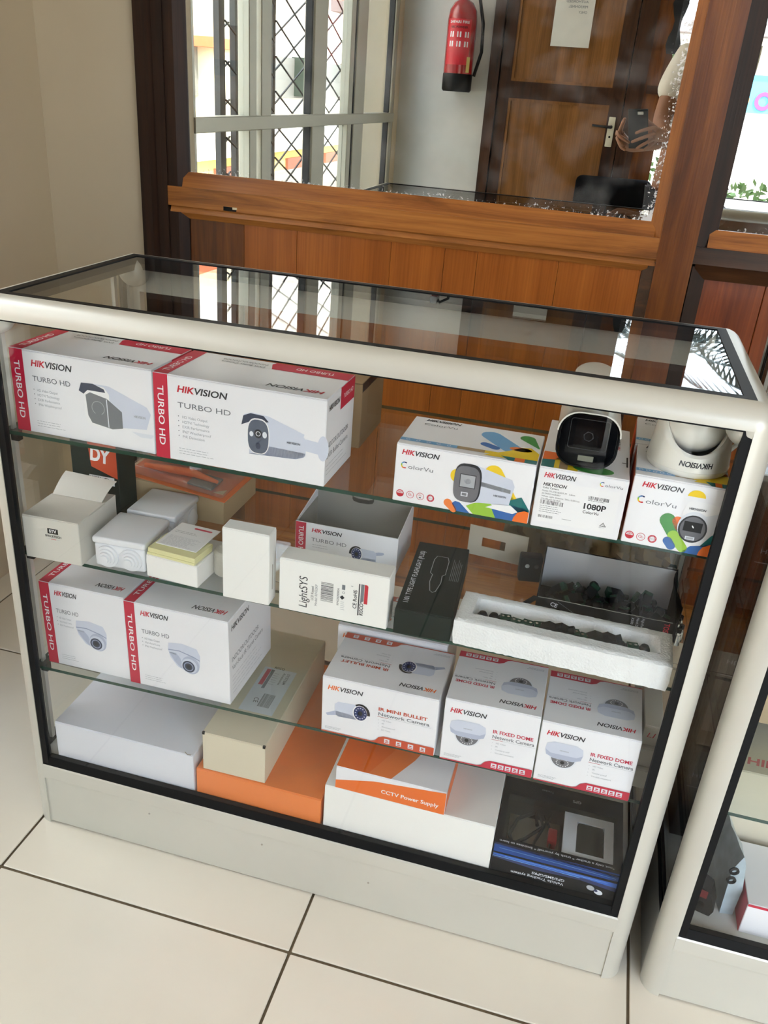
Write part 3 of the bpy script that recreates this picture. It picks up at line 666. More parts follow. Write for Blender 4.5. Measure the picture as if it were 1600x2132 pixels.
def dome_pic(A, x, z, s, up_=1):
    """printed picture of a vandal dome (up_=1 hangs down, -1 drawn upside down)"""
    T = lambda p: [(x+a*s*up_, z+b*s*up_) for a, b in p]
    A.poly(T([(1.25*cos(radians(a)), -.35+1.35*sin(radians(a))*.95) for a in range(180, 361, 12)]), 'pale'); A.up()
    A.poly(T([(1.1*cos(radians(a)), -.38+1.15*sin(radians(a))) for a in range(180, 361, 12)]), 'faceg'); A.up()
    for k in range(14): A.ell(x+up_*.55*s*cos(k*pi/7), z+up_*(-.95+.42*sin(k*pi/7))*s, .055*s, .055*s, 'wht', n=6)
    A.ell(x, z-up_*.95*s, .2*s, .2*s, 'blk', n=12); A.up()
    A.poly(T([(-1.75, .35), (-1.65, 1.0), (-1.0, 1.3), (1.0, 1.3), (1.65, 1.0), (1.75, .35), (1.6, -.3), (.9, -.62), (-.9, -.62), (-1.6, -.3)]), 'body2'); A.up()
    A.poly(T([(-1.7, .3), (-1.6, -.28), (-.9, -.6), (.9, -.6), (1.6, -.28), (1.7, .3), (1.2, -.05), (-1.2, -.05)]), 'body')
    A.text('HIKVISION', x-up_*.4*s, z+up_*.35*s, .13*s, 'gry', width=.8*s, rot=0 if up_ > 0 else 180)
def turret_pic(A, x, z, s):
    """printed turbo turret: wide tilted base, ball with round eye"""
    A.poly([(x+a*s, z+b*s) for a, b in [(-1.9, 2.1), (-.2, 2.35), (1.6, 2.0), (2.0, 1.1), (1.9, -.3), (1.5, -1.2), (.4, -1.4), (-.9, -.9), (-1.75, .2), (-2.0, 1.2)]], 'body2'); A.up()
    A.poly([(x+a*s, z+b*s) for a, b in [(-1.95, 1.25), (-.6, 1.35), (1.2, .9), (1.95, .55), (1.9, .45), (1.1, .78), (-.6, 1.22), (-1.95, 1.12)]], 'bodys')
    A.poly([(x+a*s, z+b*s) for a, b in [(-1.9, .8), (-1.2, -.3), (-.5, -1.0), (-.1, -.9), (-.5, .3), (-1.0, .9)]], 'body'); A.up()
    A.ell(x+.75*s, z-.35*s, 1.1*s, 1.2*s, 'body'); A.up(); A.ell(x+.6*s, z-.5*s, .98*s, 1.0*s, 'body2'); A.up(); A.ell(x+.5*s, z-.6*s, .78*s, .78*s, 'lens'); A.up(); A.ring(x+.5*s, z-.6*s, .6*s, .12*s, 'bodys', n=20); A.ell(x+.5*s, z-.6*s, .3*s, .3*s, 'dk', n=16)
    A.text('HIKVISION', x-1.8*s, z+.75*s, .17*s, 'gry', width=.8*s, rot=-8)

# ---- turbo boxes
def turbo(label, org, w, d, h, yaw, kind, group, lines_, dome=False):
    t = carton('camera_carton', label, org, w, d, h, yaw, group=group, tilt=dome); k = .0205*(1 if w > .2 else .85)
    a = front(t); a.rect(0.0004, .0004, k, h-.001, 'crim'); a.up()
    a.text('TURBO HD', k*.30, h*.86, k*.42, 'wht', width=h*.70, rot=-90, bold=.008)
    u = (w-k)/.218; lh = .0085*min(1, u*1.12) if not dome else .0082
    a.logo(k+.0138*u, h-(.0215 if not dome else .020), lh, .069*u if not dome else .064*u)
    a.text('TURBO HD', k+.0138*u, h-(.0425 if not dome else .052), .0072, 'gry', width=((.075 if kind == 0 else .066) if not dome else .066)*u, bold=.004)
    for i, s_ in enumerate(lines_): a.ell(k+.0145*u, h-(.056 if not dome else .062)-.0068*i+.0014, .0007, .0007, 'gry', n=8); a.text(s_, k+.020*u, h-(.057 if not dome else .063)-.0068*i, .0036, 'lg', width=min(.0024*len(s_), .05)*u)
    a.lines(k+.014*u, .018 if not dome else .020, .052*u, 3, .0036, seed=4); a.up()
    if dome: turret_pic(a, k+.113*u, h*.42, .0135)
    else: bullet_pic(a, k+.127*u, h*.46, .0180, kind)
    a.build('front_print', t)
    b = top(t); b.rect(.0004, .0004, k, d-.001, 'crim'); b.up(); b.text('TURBO HD', k*.72, d*.12, k*.42, 'wht', width=d*.62, rot=90, bold=.008)
    if not dome:
        b.poly([(w-.0005, d-.0005), (w*.53, d-.0005), (w*.515, d-.010), (w*.545, d-.030), (w-.0005, d-.030)][::-1], 'crim'); b.up(); b.text('TURBO HD', w-.024, d-.010, .0095, 'wht', width=.055, rot=180, bold=.006)
        b.text('INDOOR/OUTDOOR', w*.50, d-.014, .006, 'gry', width=.066, rot=180); b.text('EXIR Bullet Camera', w*.50, d-.025, .006, 'gry', width=.064, rot=180)
    b.logo(w-.012, .026, .010, .075*u, rot=180); b.build('top_print', t)
    c = rside(t)
    if not dome:
        c.rect(.055*d/.115, h-.030, d-.056*d/.115, .0296, 'crim'); c.up(); c.text('TURBO HD', d-.048, h-.018, .006, 'wht', width=.04)
        c.logo(.008, h-.018, .007, .042, k1='dk'); c.text('INDOOR/OUTDOOR', .006, .050, .007, 'gry', width=d*.75); c.text('EXIR Bullet Camera', .006, .036, .007, 'gry', width=d*.75); c.lines(.006, .026, d*.75, 3, .006)
    else:
        c.logo(.010, h-.022, .009, .062, k1='dk'); c.text('INDOOR/OUTDOOR', .010, .073, .0085, 'gry', width=d*.62); c.text('Vari-Focal IR Turret Camera', .010, .058, .0085, 'gry', width=d*.72); c.lines(.010, .045, d*.7, 5, .0075)
    c.build('side_print', t, ); return t
turbo('white carton picturing a square-faced bullet camera, leftmost on the top shelf', (.003+.028, .039, .7177), .215, .112, .1185, -1.0, 1, 'crimson striped camera cartons', ['HD Video Output', 'HDTVI Technology', 'EXIR Performance', 'IP66 Weatherproof'])
turbo('white carton picturing a bullet camera with two lamps, top shelf beside the leftmost carton', (.250, .031, .7177), .239, .115, .1180, -.7, 0, 'crimson striped camera cartons', ['HD Video Output', 'HDTVI Technology', 'EXIR Performance', 'IP67 Weatherproof', 'PIR Detection'])
turbo('white carton picturing a turret camera, left one on the lowest glass shelf', (.030, .045, .3136), .148, .150, .152, -.6, 0, 'crimson striped camera cartons', ['HD Video Output', 'Vari-focal Lens', 'IP66 Weatherproof'], True)
turbo('white carton picturing a turret camera, right one on the lowest glass shelf', (.1795, .040, .3162), .172, .160, .151, -.9, 0, 'crimson striped camera cartons', ['HD Video Output', 'Vari-focal Lens', 'IP66 Weatherproof'], True)
hid = carton('card_box', 'plain brown card box with black lid edge behind the top shelf cartons', (.400, .175, .7177), .093, .12, .097, 0, body=kraft)
a = rside(hid); a.rect(0, .084, .119, .0125, 'blk'); a.build('dark_label', hid)

# ---- colour boxes on the top shelf
def cv_logo(a, x, z, s, W_):
    cols = ['red', 'org', 'yel', 'lime', 'sky', 'blu', 'navy']
    for i, k in enumerate(cols): a.ring(x+s, z+s*.9, s, s*.34, k, 300-(i+1)*36-0, 300-i*36, n=4)
    a.text('olorVu', x+s*2.05, z+.0002, s*1.15, 'gry', width=W_)
def cv_icons(a, x, z, r, n, gap):
    for i in range(n):
        cx = x+i*gap; a.ring(cx, z, r, r*(.12 if 0 < i < n-1 else .22), 'red', n=20)
        if i == 0: a.poly([(cx+r*.9*cos(radians(t)), z+r*.9*sin(radians(t))-.0) for t in range(180, 361, 20)], 'red'); a.text('HD', cx, z+r*.15, r*.45, 'red', ctr=True, bold=.02)
        elif i == n-1: a.ring(cx, z, r*.8, r*.15, 'crim', n=6); a.text('DC12', cx, z-r*.18, r*.3, 'gry', ctr=True)
        elif i == 1: a.ring(cx-r*.2, z+r*.1, r*.35, r*.1, 'red', n=10); a.text('3D', cx+r*.25, z-r*.3, r*.4, 'red', ctr=True)
        else: a.text('PIC', cx, z+r*.1, r*.4, 'red', ctr=True); a.poly([(cx-r*.4, z-r*.5), (cx+r*.3, z-r*.5), (cx, z-r*.05)], 'dk')
def cv_top(t, w, d, endcap=False):
    b = top(t)
    b.caps(w*.62, d*.72, w*.80, d*.38, .0135, 'sky'); b.up(); b.caps(w*.885, d*.80, w*.985, d*.52, .010, 'grn', .001); b.caps(w*.60, d*.40, w*.68, d*.33, .006, 'blu'); b.up()
    b.poly([(w*.62, d*.06), (w*.78, d*.30), (w*.86, d*.46), (w*.93, d*.50), (w-.0006, d*.34), (w-.0006, d*.06)][::-1], 'yel'); b.ell(w*.86, d*.40, .014, .007, 'ora'); b.up()
    b.rect(.0006, d*.115, w*.42, d*.085, 'sky'); b.rect(w*.42, d*.115, w*.2, d*.085, 'crd'); b.rect(w*.62, d*.115, w*.38-.0006, d*.085, 'yel'); b.up()
    b.poly([(w*.74, d*.115), (w*.80, .001), (w*.84, .001), (w*.84, d*.115)], 'teal'); b.rect(w*.84, .001, w*.07, d*.11, 'org'); b.rect(w*.91, .001, w*.085, d*.11, 'teal')
    for i in range(5): b.ring(w*(.06+.075*i), d*.157, .0026, .0007, 'pale', n=8)
    b.logo(w*.10, d*.87, .0072, min(.045, w*.42), k1='dk'); b.text('ColorVu', w*.10, d*.72, .0072, 'gry', width=min(.044, w*.42)); b.build('top_print', t)
G_cv = 'colour-splashed camera cartons on the top shelf'
t = carton('camera_carton', 'wide white carton with rainbow capsule shapes and a bullet camera picture, top shelf', (.581, .027, .7177), .172, .106, .078, -.1, group=G_cv)
a = front(t); W_, H_ = .172, .078
a.logo(.0076, H_-.0135, .0062, .046); cv_logo(a, .0075, H_-.032, .0046, .0315); cv_icons(a, .0094, .0115, .0049, 4, .0131); a.up()
a.caps(.071, .010, .079, .002, .0052, 'ora', .004); a.poly([(.082, .0005), (.076, .010), (.080, .014), (.086, .013), (.100, .0005)][::-1], 'blu'); a.poly([(.094, .010), (.104, .016), (.122, .020), (.140, .006), (.142, .0005), (.104, .0005)][::-1], 'lime')
a.ell(.078, .048, .0075, .0085, 'yel'); a.caps(.123, .058, .150, .030, .0115, 'yel', .004); a.poly([(.138, .046), (.1585, .021), (.1585, .010), (.140, .010)][::-1], 'lime')
a.up(); a.poly([(.126, .012), (.150, .022), (.1690, .019), (.1715, .012), (.1715, .0005), (.132, .0005)][::-1], 'blu'); a.poly([(.140, .024), (.160, .034), (.1715, .018), (.1715, .010), (.15, .012)][::-1], 'teal'); a.up(); a.poly([(.1715, .0005), (.1715, .0155), (.166, .0165), (.158, .013), (.154, .006), (.153, .0005)], 'org'); a.up()
a.poly([(.092, .016), (.146, .020), (.150, .046), (.146, .054), (.104, .065), (.090, .064)], 'body2'); a.poly([(.104, .040), (.146, .036), (.146, .041), (.104, .046)], 'lg'); a.poly([(.118, .013), (.152, .010), (.158, .0135), (.148, .021), (.132, .020)], 'wht'); a.up()
a.ell(.0925, .0405, .0170, .0255, 'dk', e=.6); a.up(); a.ell(.0915, .039, .0160, .0235, 'faceg', e=.6); a.up(); a.rect(.0825, .034, .020, .018, 'dk'); a.up(); a.rect(.0835, .035, .018, .016, 'lg'); a.ell(.0925, .043, .004, .004, 'pale'); a.rect(.086, .0225, .0085, .0055, 'pale'); a.up(); a.rect(.0872, .0235, .006, .0035, 'gry'); a.text('HIKVISION', .126, .029, .0026, 'dk', width=.0155, bold=.01)
a.build('front_print', t); cv_top(t, W_, .106)

t = carton('camera_carton', 'white carton turned end-on with barcode label reading 1080P, top shelf', (.7565, .025, .7177), .1045, .176, .079, .1, group=G_cv)
a = front(t); a.logo(.0070, .0665, .0060, .036); cv_logo(a, .072, .0660, .0030, .0205); a.up(); a.rect(.005, .008, .092, .054, 'wht'); a.up()
a.logo(.0075, .0555, .0042, .027, k1='blk', k2='blk'); a.text('Color Camera', .0075, .0520, .0022, 'blk', width=.019, bold=.01)
for i, s_ in enumerate(['Model: DS-2CE10DF0T-PF   3.6mm', '3D DNR/D-WDR/IP67', 'White Light distance: 20m, 0.001lux', '12V~290mA,3.4W MAX']): a.text(s_, .0075, .0480-.0035*i, .0019, 'dk', width=.0013*len(s_))
a.bars(.0075, .0315, .0275, .0055, seed=2); a.lines(.0075, .0290, .027, 4, .0026, 'gry', .0006); a.bars(.0075, .0135, .018, .0035, seed=5); a.bars(.062, .0470, .0245, .0045, seed=9); a.lines(.062, .0455, .024, 1, .003, 'gry')
a.text('1080P', .0585, .0345, .0070, 'blk', width=.026, bold=.03); a.text('ColorVu', .0585, .0285, .0036, 'blk', width=.0185, bold=.015)
a.poly([(.0805, .0150), (.0885, .0150), (.0845, .0205)], 'blk'); a.up(); a.poly([(.0817, .0157), (.0873, .0157), (.0845, .0196)], 'wht'); a.up(); a.ring(.0845, .0170, .0012, .0004, 'blk', n=8); a.lines(.0805, .0135, .008, 1, .002, 'gry', .0005); a.lines(.036, .0155, .014, 1, .002, 'gry', .0005)
a.build('front_print', t)
b = top(t); d_ = .176; w_ = .1045
b.poly([(.001, .001), (.001, .040), (.016, .046), (.022, .030), (.022, .001)][::-1], 'teal'); b.up(); b.poly([(.001, .024), (.001, .052), (.020, .052), (.026, .030)][::-1], 'org'); b.poly([(.016, .001), (.016, .030), (.028, .050), (.046, .036), (.044, .001)][::-1], 'yel'); b.up(); b.ell(.062, .014, .024, .0125, 'grn'); b.rect(.022, .001, .010, .03, 'crd')
b.logo(.092, .095, .006, .040, rot=90, k1='red'); b.caps(.101, .04, .101, .072, .0010, 'blk'); b.caps(.0955, .052, .101, .052, .0008, 'blk'); b.build('top_print', t)
for i, (x, y, d_) in enumerate([(.865, .0265, .106), (.8655, .134, .108)]):
    t = carton('camera_carton', ['white carton with capsule shapes picturing a turret camera, rightmost front carton on the top shelf', 'white colour-splashed carton standing directly behind the turret camera carton'][i], (x, y, .7177), .106, d_, .088, -1.6, group=G_cv)
    a = lside(t); a.rect(.0008, .0008, d_-.0016, .086, 'orr'); a.build('side_print', t)
    cv_top(t, .106, d_)
    if i: continue
    a = front(t); a.logo(.0105, .0745, .0062, .045); cv_logo(a, .0085, .054, .0048, .0345); cv_icons(a, .0085, .0105, .0051, 3, .0132); a.up()
    a.ell(.072, .0725, .0098, .0085, 'yel', a0=0, a1=180); a.caps(.047, .038, .058, .020, .0090, 'grn', .007); a.caps(.058, .039, .062, .032, .0060, 'org'); a.up(); a.caps(.057, .020, .070, .006, .0065, 'lime', .0055); a.caps(.052, .012, .057, .006, .0052, 'blu', .005)
    a.poly([(.070, .0005), (.078, .0105), (.092, .014), (.1055, .022), (.1055, .0005)][::-1], 'blu'); a.poly([(.088, .012), (.098, .028), (.1055, .034), (.1055, .012)][::-1], 'teal'); a.up(); a.poly([(.1055, .0005), (.1055, .016), (.100, .017), (.092, .012), (.089, .006), (.088, .0005)], 'org'); a.up()
    a.poly([(.061, .052), (.064, .064), (.070, .0685), (.098, .066), (.1035, .058), (.100, .036), (.094, .022), (.084, .014), (.070, .016), (.063, .03)], 'wht'); a.up(); a.poly([(.085, .050), (.1035, .058), (.100, .036), (.094, .022), (.087, .020)], 'pale'); a.up()
    a.ell(.0765, .0350, .0178, .0195, 'pale'); a.up(); a.ell(.0760, .0325, .0160, .0175, 'dk'); a.up(); a.ell(.0760, .0325, .0140, .0155, 'faceg'); a.up(); a.rect(.0655, .0290, .0205, .0125, 'blk'); a.up(); a.rect(.0700, .0185, .0105, .0042, 'pale'); a.up(); a.rect(.0712, .0193, .0080, .0026, 'lg'); a.caps(.0750, .0365, .0765, .0345, .0007, 'wht'); a.text('HIKVISION', .067, .0565, .0028, 'dk', width=.0185, bold=.01)
    a.build('front_print', t)

# ---- bullet camera lying on the end-on carton
cb = thing('bullet_camera', 'white bullet security camera with glossy black face lying on the end-on carton', 'camera', (.8055, .040, .7975), 0, rot=(radians(-2), 0, radians(1)))
cb.location.z = .7985
def rrect(w, h, r, n=6):
    q = []
    for cx, cz, a0 in ((w/2-r, h/2-r, 0), (-w/2+r, h/2-r, 90), (-w/2+r, -h/2+r, 180), (w/2-r, -h/2+r, 270)):
        q += [(cx+r*cos(radians(a0+90*i/n)), cz+r*sin(radians(a0+90*i/n))) for i in range(n+1)]
    return q
ZC = .0345
def loft(secs, m=0, mb=None, cap=True):
    """secs: (y, w, h, r, zc) rounded-rectangle stations"""
    mb = mb or MB(); rings = []
    for (y, w_, h_, r_, zc) in secs: rings.append([(x, y, z+zc) for x, z in rrect(w_, h_, min(r_, w_/2-.0001, h_/2-.0001))])
    n = len(rings[0]); v = [p for r_ in rings for p in r_]
    mb.add(v, [(j*n+i, (j+1)*n+i, (j+1)*n+(i+1) % n, j*n+(i+1) % n) for j in range(len(rings)-1) for i in range(n)], m, True)
    if cap: mb.add(v, [tuple(range(n)), tuple(range(len(v)-n, len(v)))[::-1]], m)
    return mb
loft([(.008, .068, .066, .022, ZC), (.03, .066, .064, .026, ZC), (.10, .062, .060, .028, ZC), (.118, .054, .052, .026, ZC), (.124, .036, .034, .017, ZC)]).build('shell', white_cam, cb)
loft([(-.006, .071, .067, .023, ZC), (.010, .071, .067, .023, ZC)]).build('face_housing', black_pl, cb)
fp = loft([(-.0085, .064, .060, .020, ZC), (-.0055, .068, .064, .022, ZC)]).build('face', black_gl, cb)
MB().cyl((.000, -.0086, ZC+.006), (.000, -.0092, ZC+.006), .0062, n=6).build('lens_ring', mat('lens_edge', (50,52,56), .25), fp)
MB().cyl((.000, -.0092, ZC+.006), (.000, -.0096, ZC+.006), .0048, n=20).build('lens', black_gl, fp)
MB().bbox(-.008, -.0098, ZC-.0245, .010, -.0085, ZC-.0175, .0006, seg=1).build('lamp_window', mat('lamp_window', (120,122,110), .2), fp)
mb = MB(); fr = rrect(.044, .036, .003)
for i in range(len(fr)):
    p, q = fr[i], fr[(i+1) % len(fr)]; mb.tube([(p[0], -.0088, p[1]+ZC+.008), (q[0], -.0088, q[1]+ZC+.008)], .0005, n=4)
mb.build('face_rim', mat('face_rim', (46,48,50), .2), fp)
# sun hood: open channel over the top
hood = [(x*1.045, z*1.05) for x, z in rrect(.070, .066, .024, 8) if z > -.008]; hood.sort(key=lambda p: -math.atan2(p[1]+.008, p[0]))
mb = MB(); n = len(hood); ou = [(x, z+ZC) for x, z in hood]; inn = [(x*.955, z*.955+ZC) for x, z in hood]
v = [(x, -.011, z) for x, z in ou]+[(x, -.011, z) for x, z in inn]+[(x, .115, z) for x, z in ou]+[(x, .115, z) for x, z in inn]
F = []
for i in range(n-1): F += [(i, i+1, 2*n+i+1, 2*n+i), (n+i, 3*n+i, 3*n+i+1, n+i+1), (i, n+i, n+i+1, i+1), (2*n+i, 2*n+i+1, 3*n+i+1, 3*n+i)]
F += [(0, 2*n, 3*n, n), (n-1, 2*n-1, 4*n-1, 3*n-1)]
mb.add(v, F, 0, True).build('sun_hood', white_cam, cb)
MB().tube([(0, .118, ZC), (.0, .140, ZC+.006), (0, .142, ZC+.022)], [.014, .013, .012], n=14).build('bracket_arm', white_cam, cb)
MB().lathe([(0, 0), (.026, 0), (.0275, .003), (.0275, .008), (.024, .010), (0, .010)], c=(0, .140, ZC+.036), axis=(0, -.45, .9), n=28).build('mount_base', white_cam, cb)
# ---- turret camera standing on its carton
ct = thing('turret_camera', 'white turret security camera standing upside down on the rightmost carton', 'camera', (.9245, .083, .8057), 0, rot=(0, 0, radians(4)))
mb = MB(); n = 48; rows = []
prof = [(.0, .0), (.0440, .0), (.0465, .0022), (.0478, .008)]
def collar(a):    # height of the shell rim: low in front, high at the sides and back
    f_ = max(0, cos(a+pi/2)); return .083-.055*f_**.85
for j in range(4+14):
    ring = []
    for i in range(n):
        a = 2*pi*i/n
        if j < 4: rr_, zz = prof[j]
        else:
            k = (j-4)/13; zz = .008+(collar(a)-.008)*k; rr_ = .0478-.0098*(zz/.083)**1.3-(.003*max(0, (k-.85)/.15))
        ring.append((rr_*cos(a), rr_*sin(a), zz))
    rows += ring
m_ = len(rows)//n
inner = [(x*.90, y*.90, z-.002) for x, y, z in rows[-n:]]; low = [(x*.86, y*.86, z-.03) for x, y, z in rows[-n:]]
rows += inner+low; m_ += 2
mb.add(rows, [(j*n+i, j*n+(i+1) % n, (j+1)*n+(i+1) % n, (j+1)*n+i) for j in range(m_-1) for i in range(n)], 0, True).build('shell', white_cam, ct)
bl = MB().ball((0, -.004, .056), .0352, n=36).build('ball', white_cam, ct)
ax = Vector((0, -.52, .85)).normalized()
MB().lathe([(.0215, .026), (.0235, .0285), (.0235, .0315), (.0205, .0345), (.0190, .0335)], c=(0, -.004, .056), axis=ax, n=32).build('lens_bezel', mat('silver_ring', (170,172,172), .3, metal=.4), ct)
MB().lathe([(.0200, .0330), (.015, .0352), (.0, .0362)], c=(0, -.004, .056), axis=ax, n=32).build('lens', black_gl, ct)
v, f, w0 = text_geo('HIKVISION', .03); mb = MB()
q = []
for px, py in v:
    s_ = (px/w0-.5)*.0385+py*.0062*.22; aa = -pi/2+.06-s_/.0475; zz = .0205-py*.0088; q.append(((.0480-.0098*(zz/.083)**1.3)*cos(aa), (.0480-.0098*(zz/.083)**1.3)*sin(aa), zz))
mb.add(q, [tuple(reversed(x)) for x in f]).build('lettering', pal('blk'), ct)
MB().tube([(.032, .022, .076), (.050, .02, .078), (.058, .008, .060), (.052, -.004, .038), (.046, .01, .02)], .0028, n=8).build('cable', white_cam, ct)

# ================================================================== middle shelf
Z2 = .5237
def flatart(t, face): return face(t)
t = carton('spare_part_box', 'small white box with black square badge and raised flap, left end of the middle shelf', (.034, .018, Z2), .0905, .078, .070, 2.0, body=mat('offwhite_card', (214,211,202), .6, vary=.03))
a = front(t); a.rect(.040, .046, .017, .0085, 'blk'); a.up(); a.text('STV', .0485, .0480, .0048, 'wht', width=.012, bold=.03, ctr=True); a.text('SPACETECH', .0485, .0405, .0032, 'blk', width=.026, bold=.02, ctr=True); a.rect(.0445, .0368, .0085, .0008, 'red'); a.rect(.0385, .0370, .005, .0004, 'lg'); a.rect(.0535, .0370, .005, .0004, 'lg'); a.build('badge_print', t)
fl_ = MB(); n = 8; pv = []
for i in range(n+1):
    u = i/n; y = .074+.040*u; z = .071+.019*sin(u*1.35); pv += [(.004, y, z+.004*u), (.086+.004*u, y, z), (.086+.004*u, y, z-.001), (.004, y, z+.003*u)]
for i in range(n):
    for k in range(4): fl_.f.append((i*4+k, (i+1)*4+k, (i+1)*4+(k+1) % 4, i*4+(k+1) % 4)); fl_.m.append(0); fl_.s.append(True)
fl_.f += [(0, 1, 2, 3), (n*4+3, n*4+2, n*4+1, n*4)]; fl_.m += [0, 0]; fl_.s += [False, False]; fl_.v = pv; fl_.build('raised_flap', mat('offwhite_card', (214,211,202)), t)
MB().box(.002, .0785, 0, .0885, .1100, .068).build('inner_sleeve', mat('offwhite_card', (214,211,202)), t)

def junction(label, org, yaw):
    t = thing('junction_box', label, 'junction box', org, yaw, 'white plastic junction boxes on the middle shelf'); w, d, h = .081, .085, .049
    MB().bbox(.001, .001, 0, w-.001, d-.001, h-.011, .004, seg=3).build('base', white_pl, t)
    MB().bbox(-.001, -.001, h-.0108, w+.001, d+.001, h, .0035, seg=3).build('lid', white_pl, t)
    for x in (.022, .059):
        k = MB().lathe([(0, 0), (.0175, 0), (.0172, .0032), (.0135, .0034), (.0132, .0066), (.0100, .0068), (.0096, .0100), (.0065, .0102), (.0062, .0130), (.003, .0132), (0, .0132)], c=(x, .0012, .019), axis=(0, -1, 0), n=28).build('cable_gland', white_pl, t)
    for y in (.022, .060): MB().lathe([(0, 0), (.0165, 0), (.0165, .0018), (.013, .004), (.010, .006), (0, .007)], c=(w-.0012, y, .019), axis=(1, 0, 0), n=24).build('cable_gland', white_pl, t)
    return t
junction('white junction box with stepped round knockouts at the front of the middle shelf', (.139, .0315, Z2), 3.2)
junction('second white junction box standing behind the front one with knockouts', (.139, .128, Z2), 2.0)
tb = carton('card_box', 'tan card box under the orange blister packs, back of the middle shelf', (.068, .222, Z2), .190, .135, .056, 0, body=mat('tan_card', (196,172,132), .7, vary=.08))
dyb = carton('tool_box', 'dark green upright box with orange patch behind the badge box, middle shelf', (.033, .150, Z2), .082, .05, .172, 0, body=mat('bottle_green', (20,34,31), .6, spec=.2), lid=False)
a = front(dyb); a.poly([(.035, .100), (.080, .085), (.080, .150), (.030, .150)], 'orr'); a.up(); a.text('DY', .034, .112, .022, 'wht', width=.034, bold=.04, rot=-6); a.rect(.030, .072, .044, .014, 'wht'); a.up(); a.bars(.031, .073, .020, .011, 'blk', n=6); a.ell(.060, .079, .006, .005, 'blk', n=14); a.up(); a.ell(.061, .081, .003, .002, 'wht', n=10); a.build('front_print', dyb)
clear = glassmat('clear_blister', (.96, .95, .94), haze=.16)
for i, (x, y, z, L_, lab) in enumerate([(.085, .215, .5875, .185, 'clear blister pack with orange tool lying on the tan box, lower one'), (.075, .262, .620, .170, 'orange blister pack resting on the lower pack under the top shelf')]):
    t = thing('blister_pack', lab, 'package', (x, y, z), 0, 'orange tool packs on the tan box', rot=(radians(4), radians(4+3*i), radians(-4+7*i)))
    MB().bbox(0, 0, 0, L_, .095, .0015, .0006, seg=1).build('backing_card', mat('orange_card', (224,118,62), .5, vary=.1), t)
    MB().bbox(.006, .004, .0016, L_-.006, .088, .019, .006, seg=3).build('clear_shell', clear, t)
    MB().tube([(.02, .03, .009), (.06, .035, .011), (.10, .045, .010), (.15, .04, .009)], [.004, .0065, .0075, .003], n=10).build('tool', mat('orange_plastic', (226,104,40), .4), t)
    MB().bbox(.105, .02, .002, .150, .06, .006, .001).build('insert', mat('tool_grey', (112,104,96), .5), t)

t = carton('small_box', 'low white box carrying a yellow notepad, middle shelf', (.224, .0325, Z2), .0825, .082, .036, -3.4, body=mat('bright_card', (242,241,237), .6))
t = thing('notepad', 'pale yellow sticky notepad lying on the low white box', 'notepad', (.2255, .033, Z2+.0365), -5)
for i in range(3): MB().bbox(.001*i, .001*(i % 2), .0040*i, .078+.0006*i, .050, .0040*(i+1), .0005, seg=1).build('sheet_stack', mat('note_yellow', (226,222,168), .7), t)
t = thing('leaflet', 'folded printed leaflet lying on the yellow notepad', 'leaflet', (.2330, .046, Z2+.0493), -4)
MB().bbox(0, 0, 0, .066, .072, .0012, .0003, seg=1).build('paper', mat('leaflet_paper', (240,241,241), .6), t)
a = Art((0, 0, .0012), (1, 0, 0), (0, 1, 0)); a.lines(.006, .030, .052, 11, .0026, 'lg', .0005, 5); a.lines(.006, .046, .040, 2, .004, 'gry', .0008, 8); a.caps(.030, .062, .055, .062, .0022, 'crim'); a.build('print', t)
roll = MB().lathe([(0, 0), (.0165, 0), (.0195, .003), (.0195, .037), (.0165, .040), (0, .040)], c=(.327, .085, Z2), n=22).build('foam_roll', mat('soft_foam', (224,220,210), .9, bump=.4, bscale=90)); tag(roll, 'cream foam roll between the notepad box and the tall white box', 'roll')
t = carton('tall_box', 'plain white upright box standing in the middle of the middle shelf', (.349, .021, Z2), .069, .027, .111, .8, body=mat('bright_card', (242,241,237)), lid=True)
MB().box(.068, .012, .02, .0693, .0135, .06).build('glue_mark', EDGE, t)

# open turbo box behind
def open_box(name, label, org, w, d, hf, hb2, body, inner, yaw=0, cat='box'):
    t = thing(name, label, cat, org, yaw); th = .0014
    MB().box(0, 0, 0, w, d, th).build('base', body, t)
    for nm, q in (('front_wall', (0, 0, th, w, th, hf)), ('rear_wall', (0, d-th, th, w, d, hb2)), ('side_wall', None), ('side_wall', None)):
        if q: MB().box(*q).build(nm, [body], t)
    for x in (0, w-th): MB().hexa([(x, th, th), (x+th, th, th), (x+th, d-th, th), (x, d-th, th), (x, th, hf), (x+th, th, hf), (x+th, d-th, hb2), (x, d-th, hb2)]).build('side_wall', body, t)
    MB().box(th, th+.0001, th, w-th, th+.0006, hf-.001).build('lining', inner, t); MB().box(th, d-th-.0006, th, w-th, d-th-.0001, hb2-.001).build('lining', inner, t)
    t['w'], t['d'], t['h'] = w, d, hf; return t
t = open_box('open_carton', 'open white camera carton with grey inside behind the keypad box, middle shelf', (.402, .170, Z2), .162, .105, .062, .075, white_card, grey_card, .6)
a = front(t); a.rect(.0004, .0004, .0165, .061, 'crim'); a.up(); a.text('TURBO HD', .0055, .055, .0075, 'wht', width=.051, rot=-90, bold=.01); a.logo(.026, .048, .0062, .047); a.text('TURBO HD', .026, .032, .0060, 'gry', width=.056); a.lines(.028, .026, .03, 2, .004); a.up(); bullet_pic(a, .100, .024, .0100, 2); a.build('front_print', t)
MB().box(.0014, .004, .0015, .0026, .100, .060).build('inner_flap', grey_card, t)
mb = MB(); q = [(.060, .066), (.062, .062), (.070, .060), (.086, .060), (.094, .062), (.096, .066), (.096, .0752), (.060, .0752)]
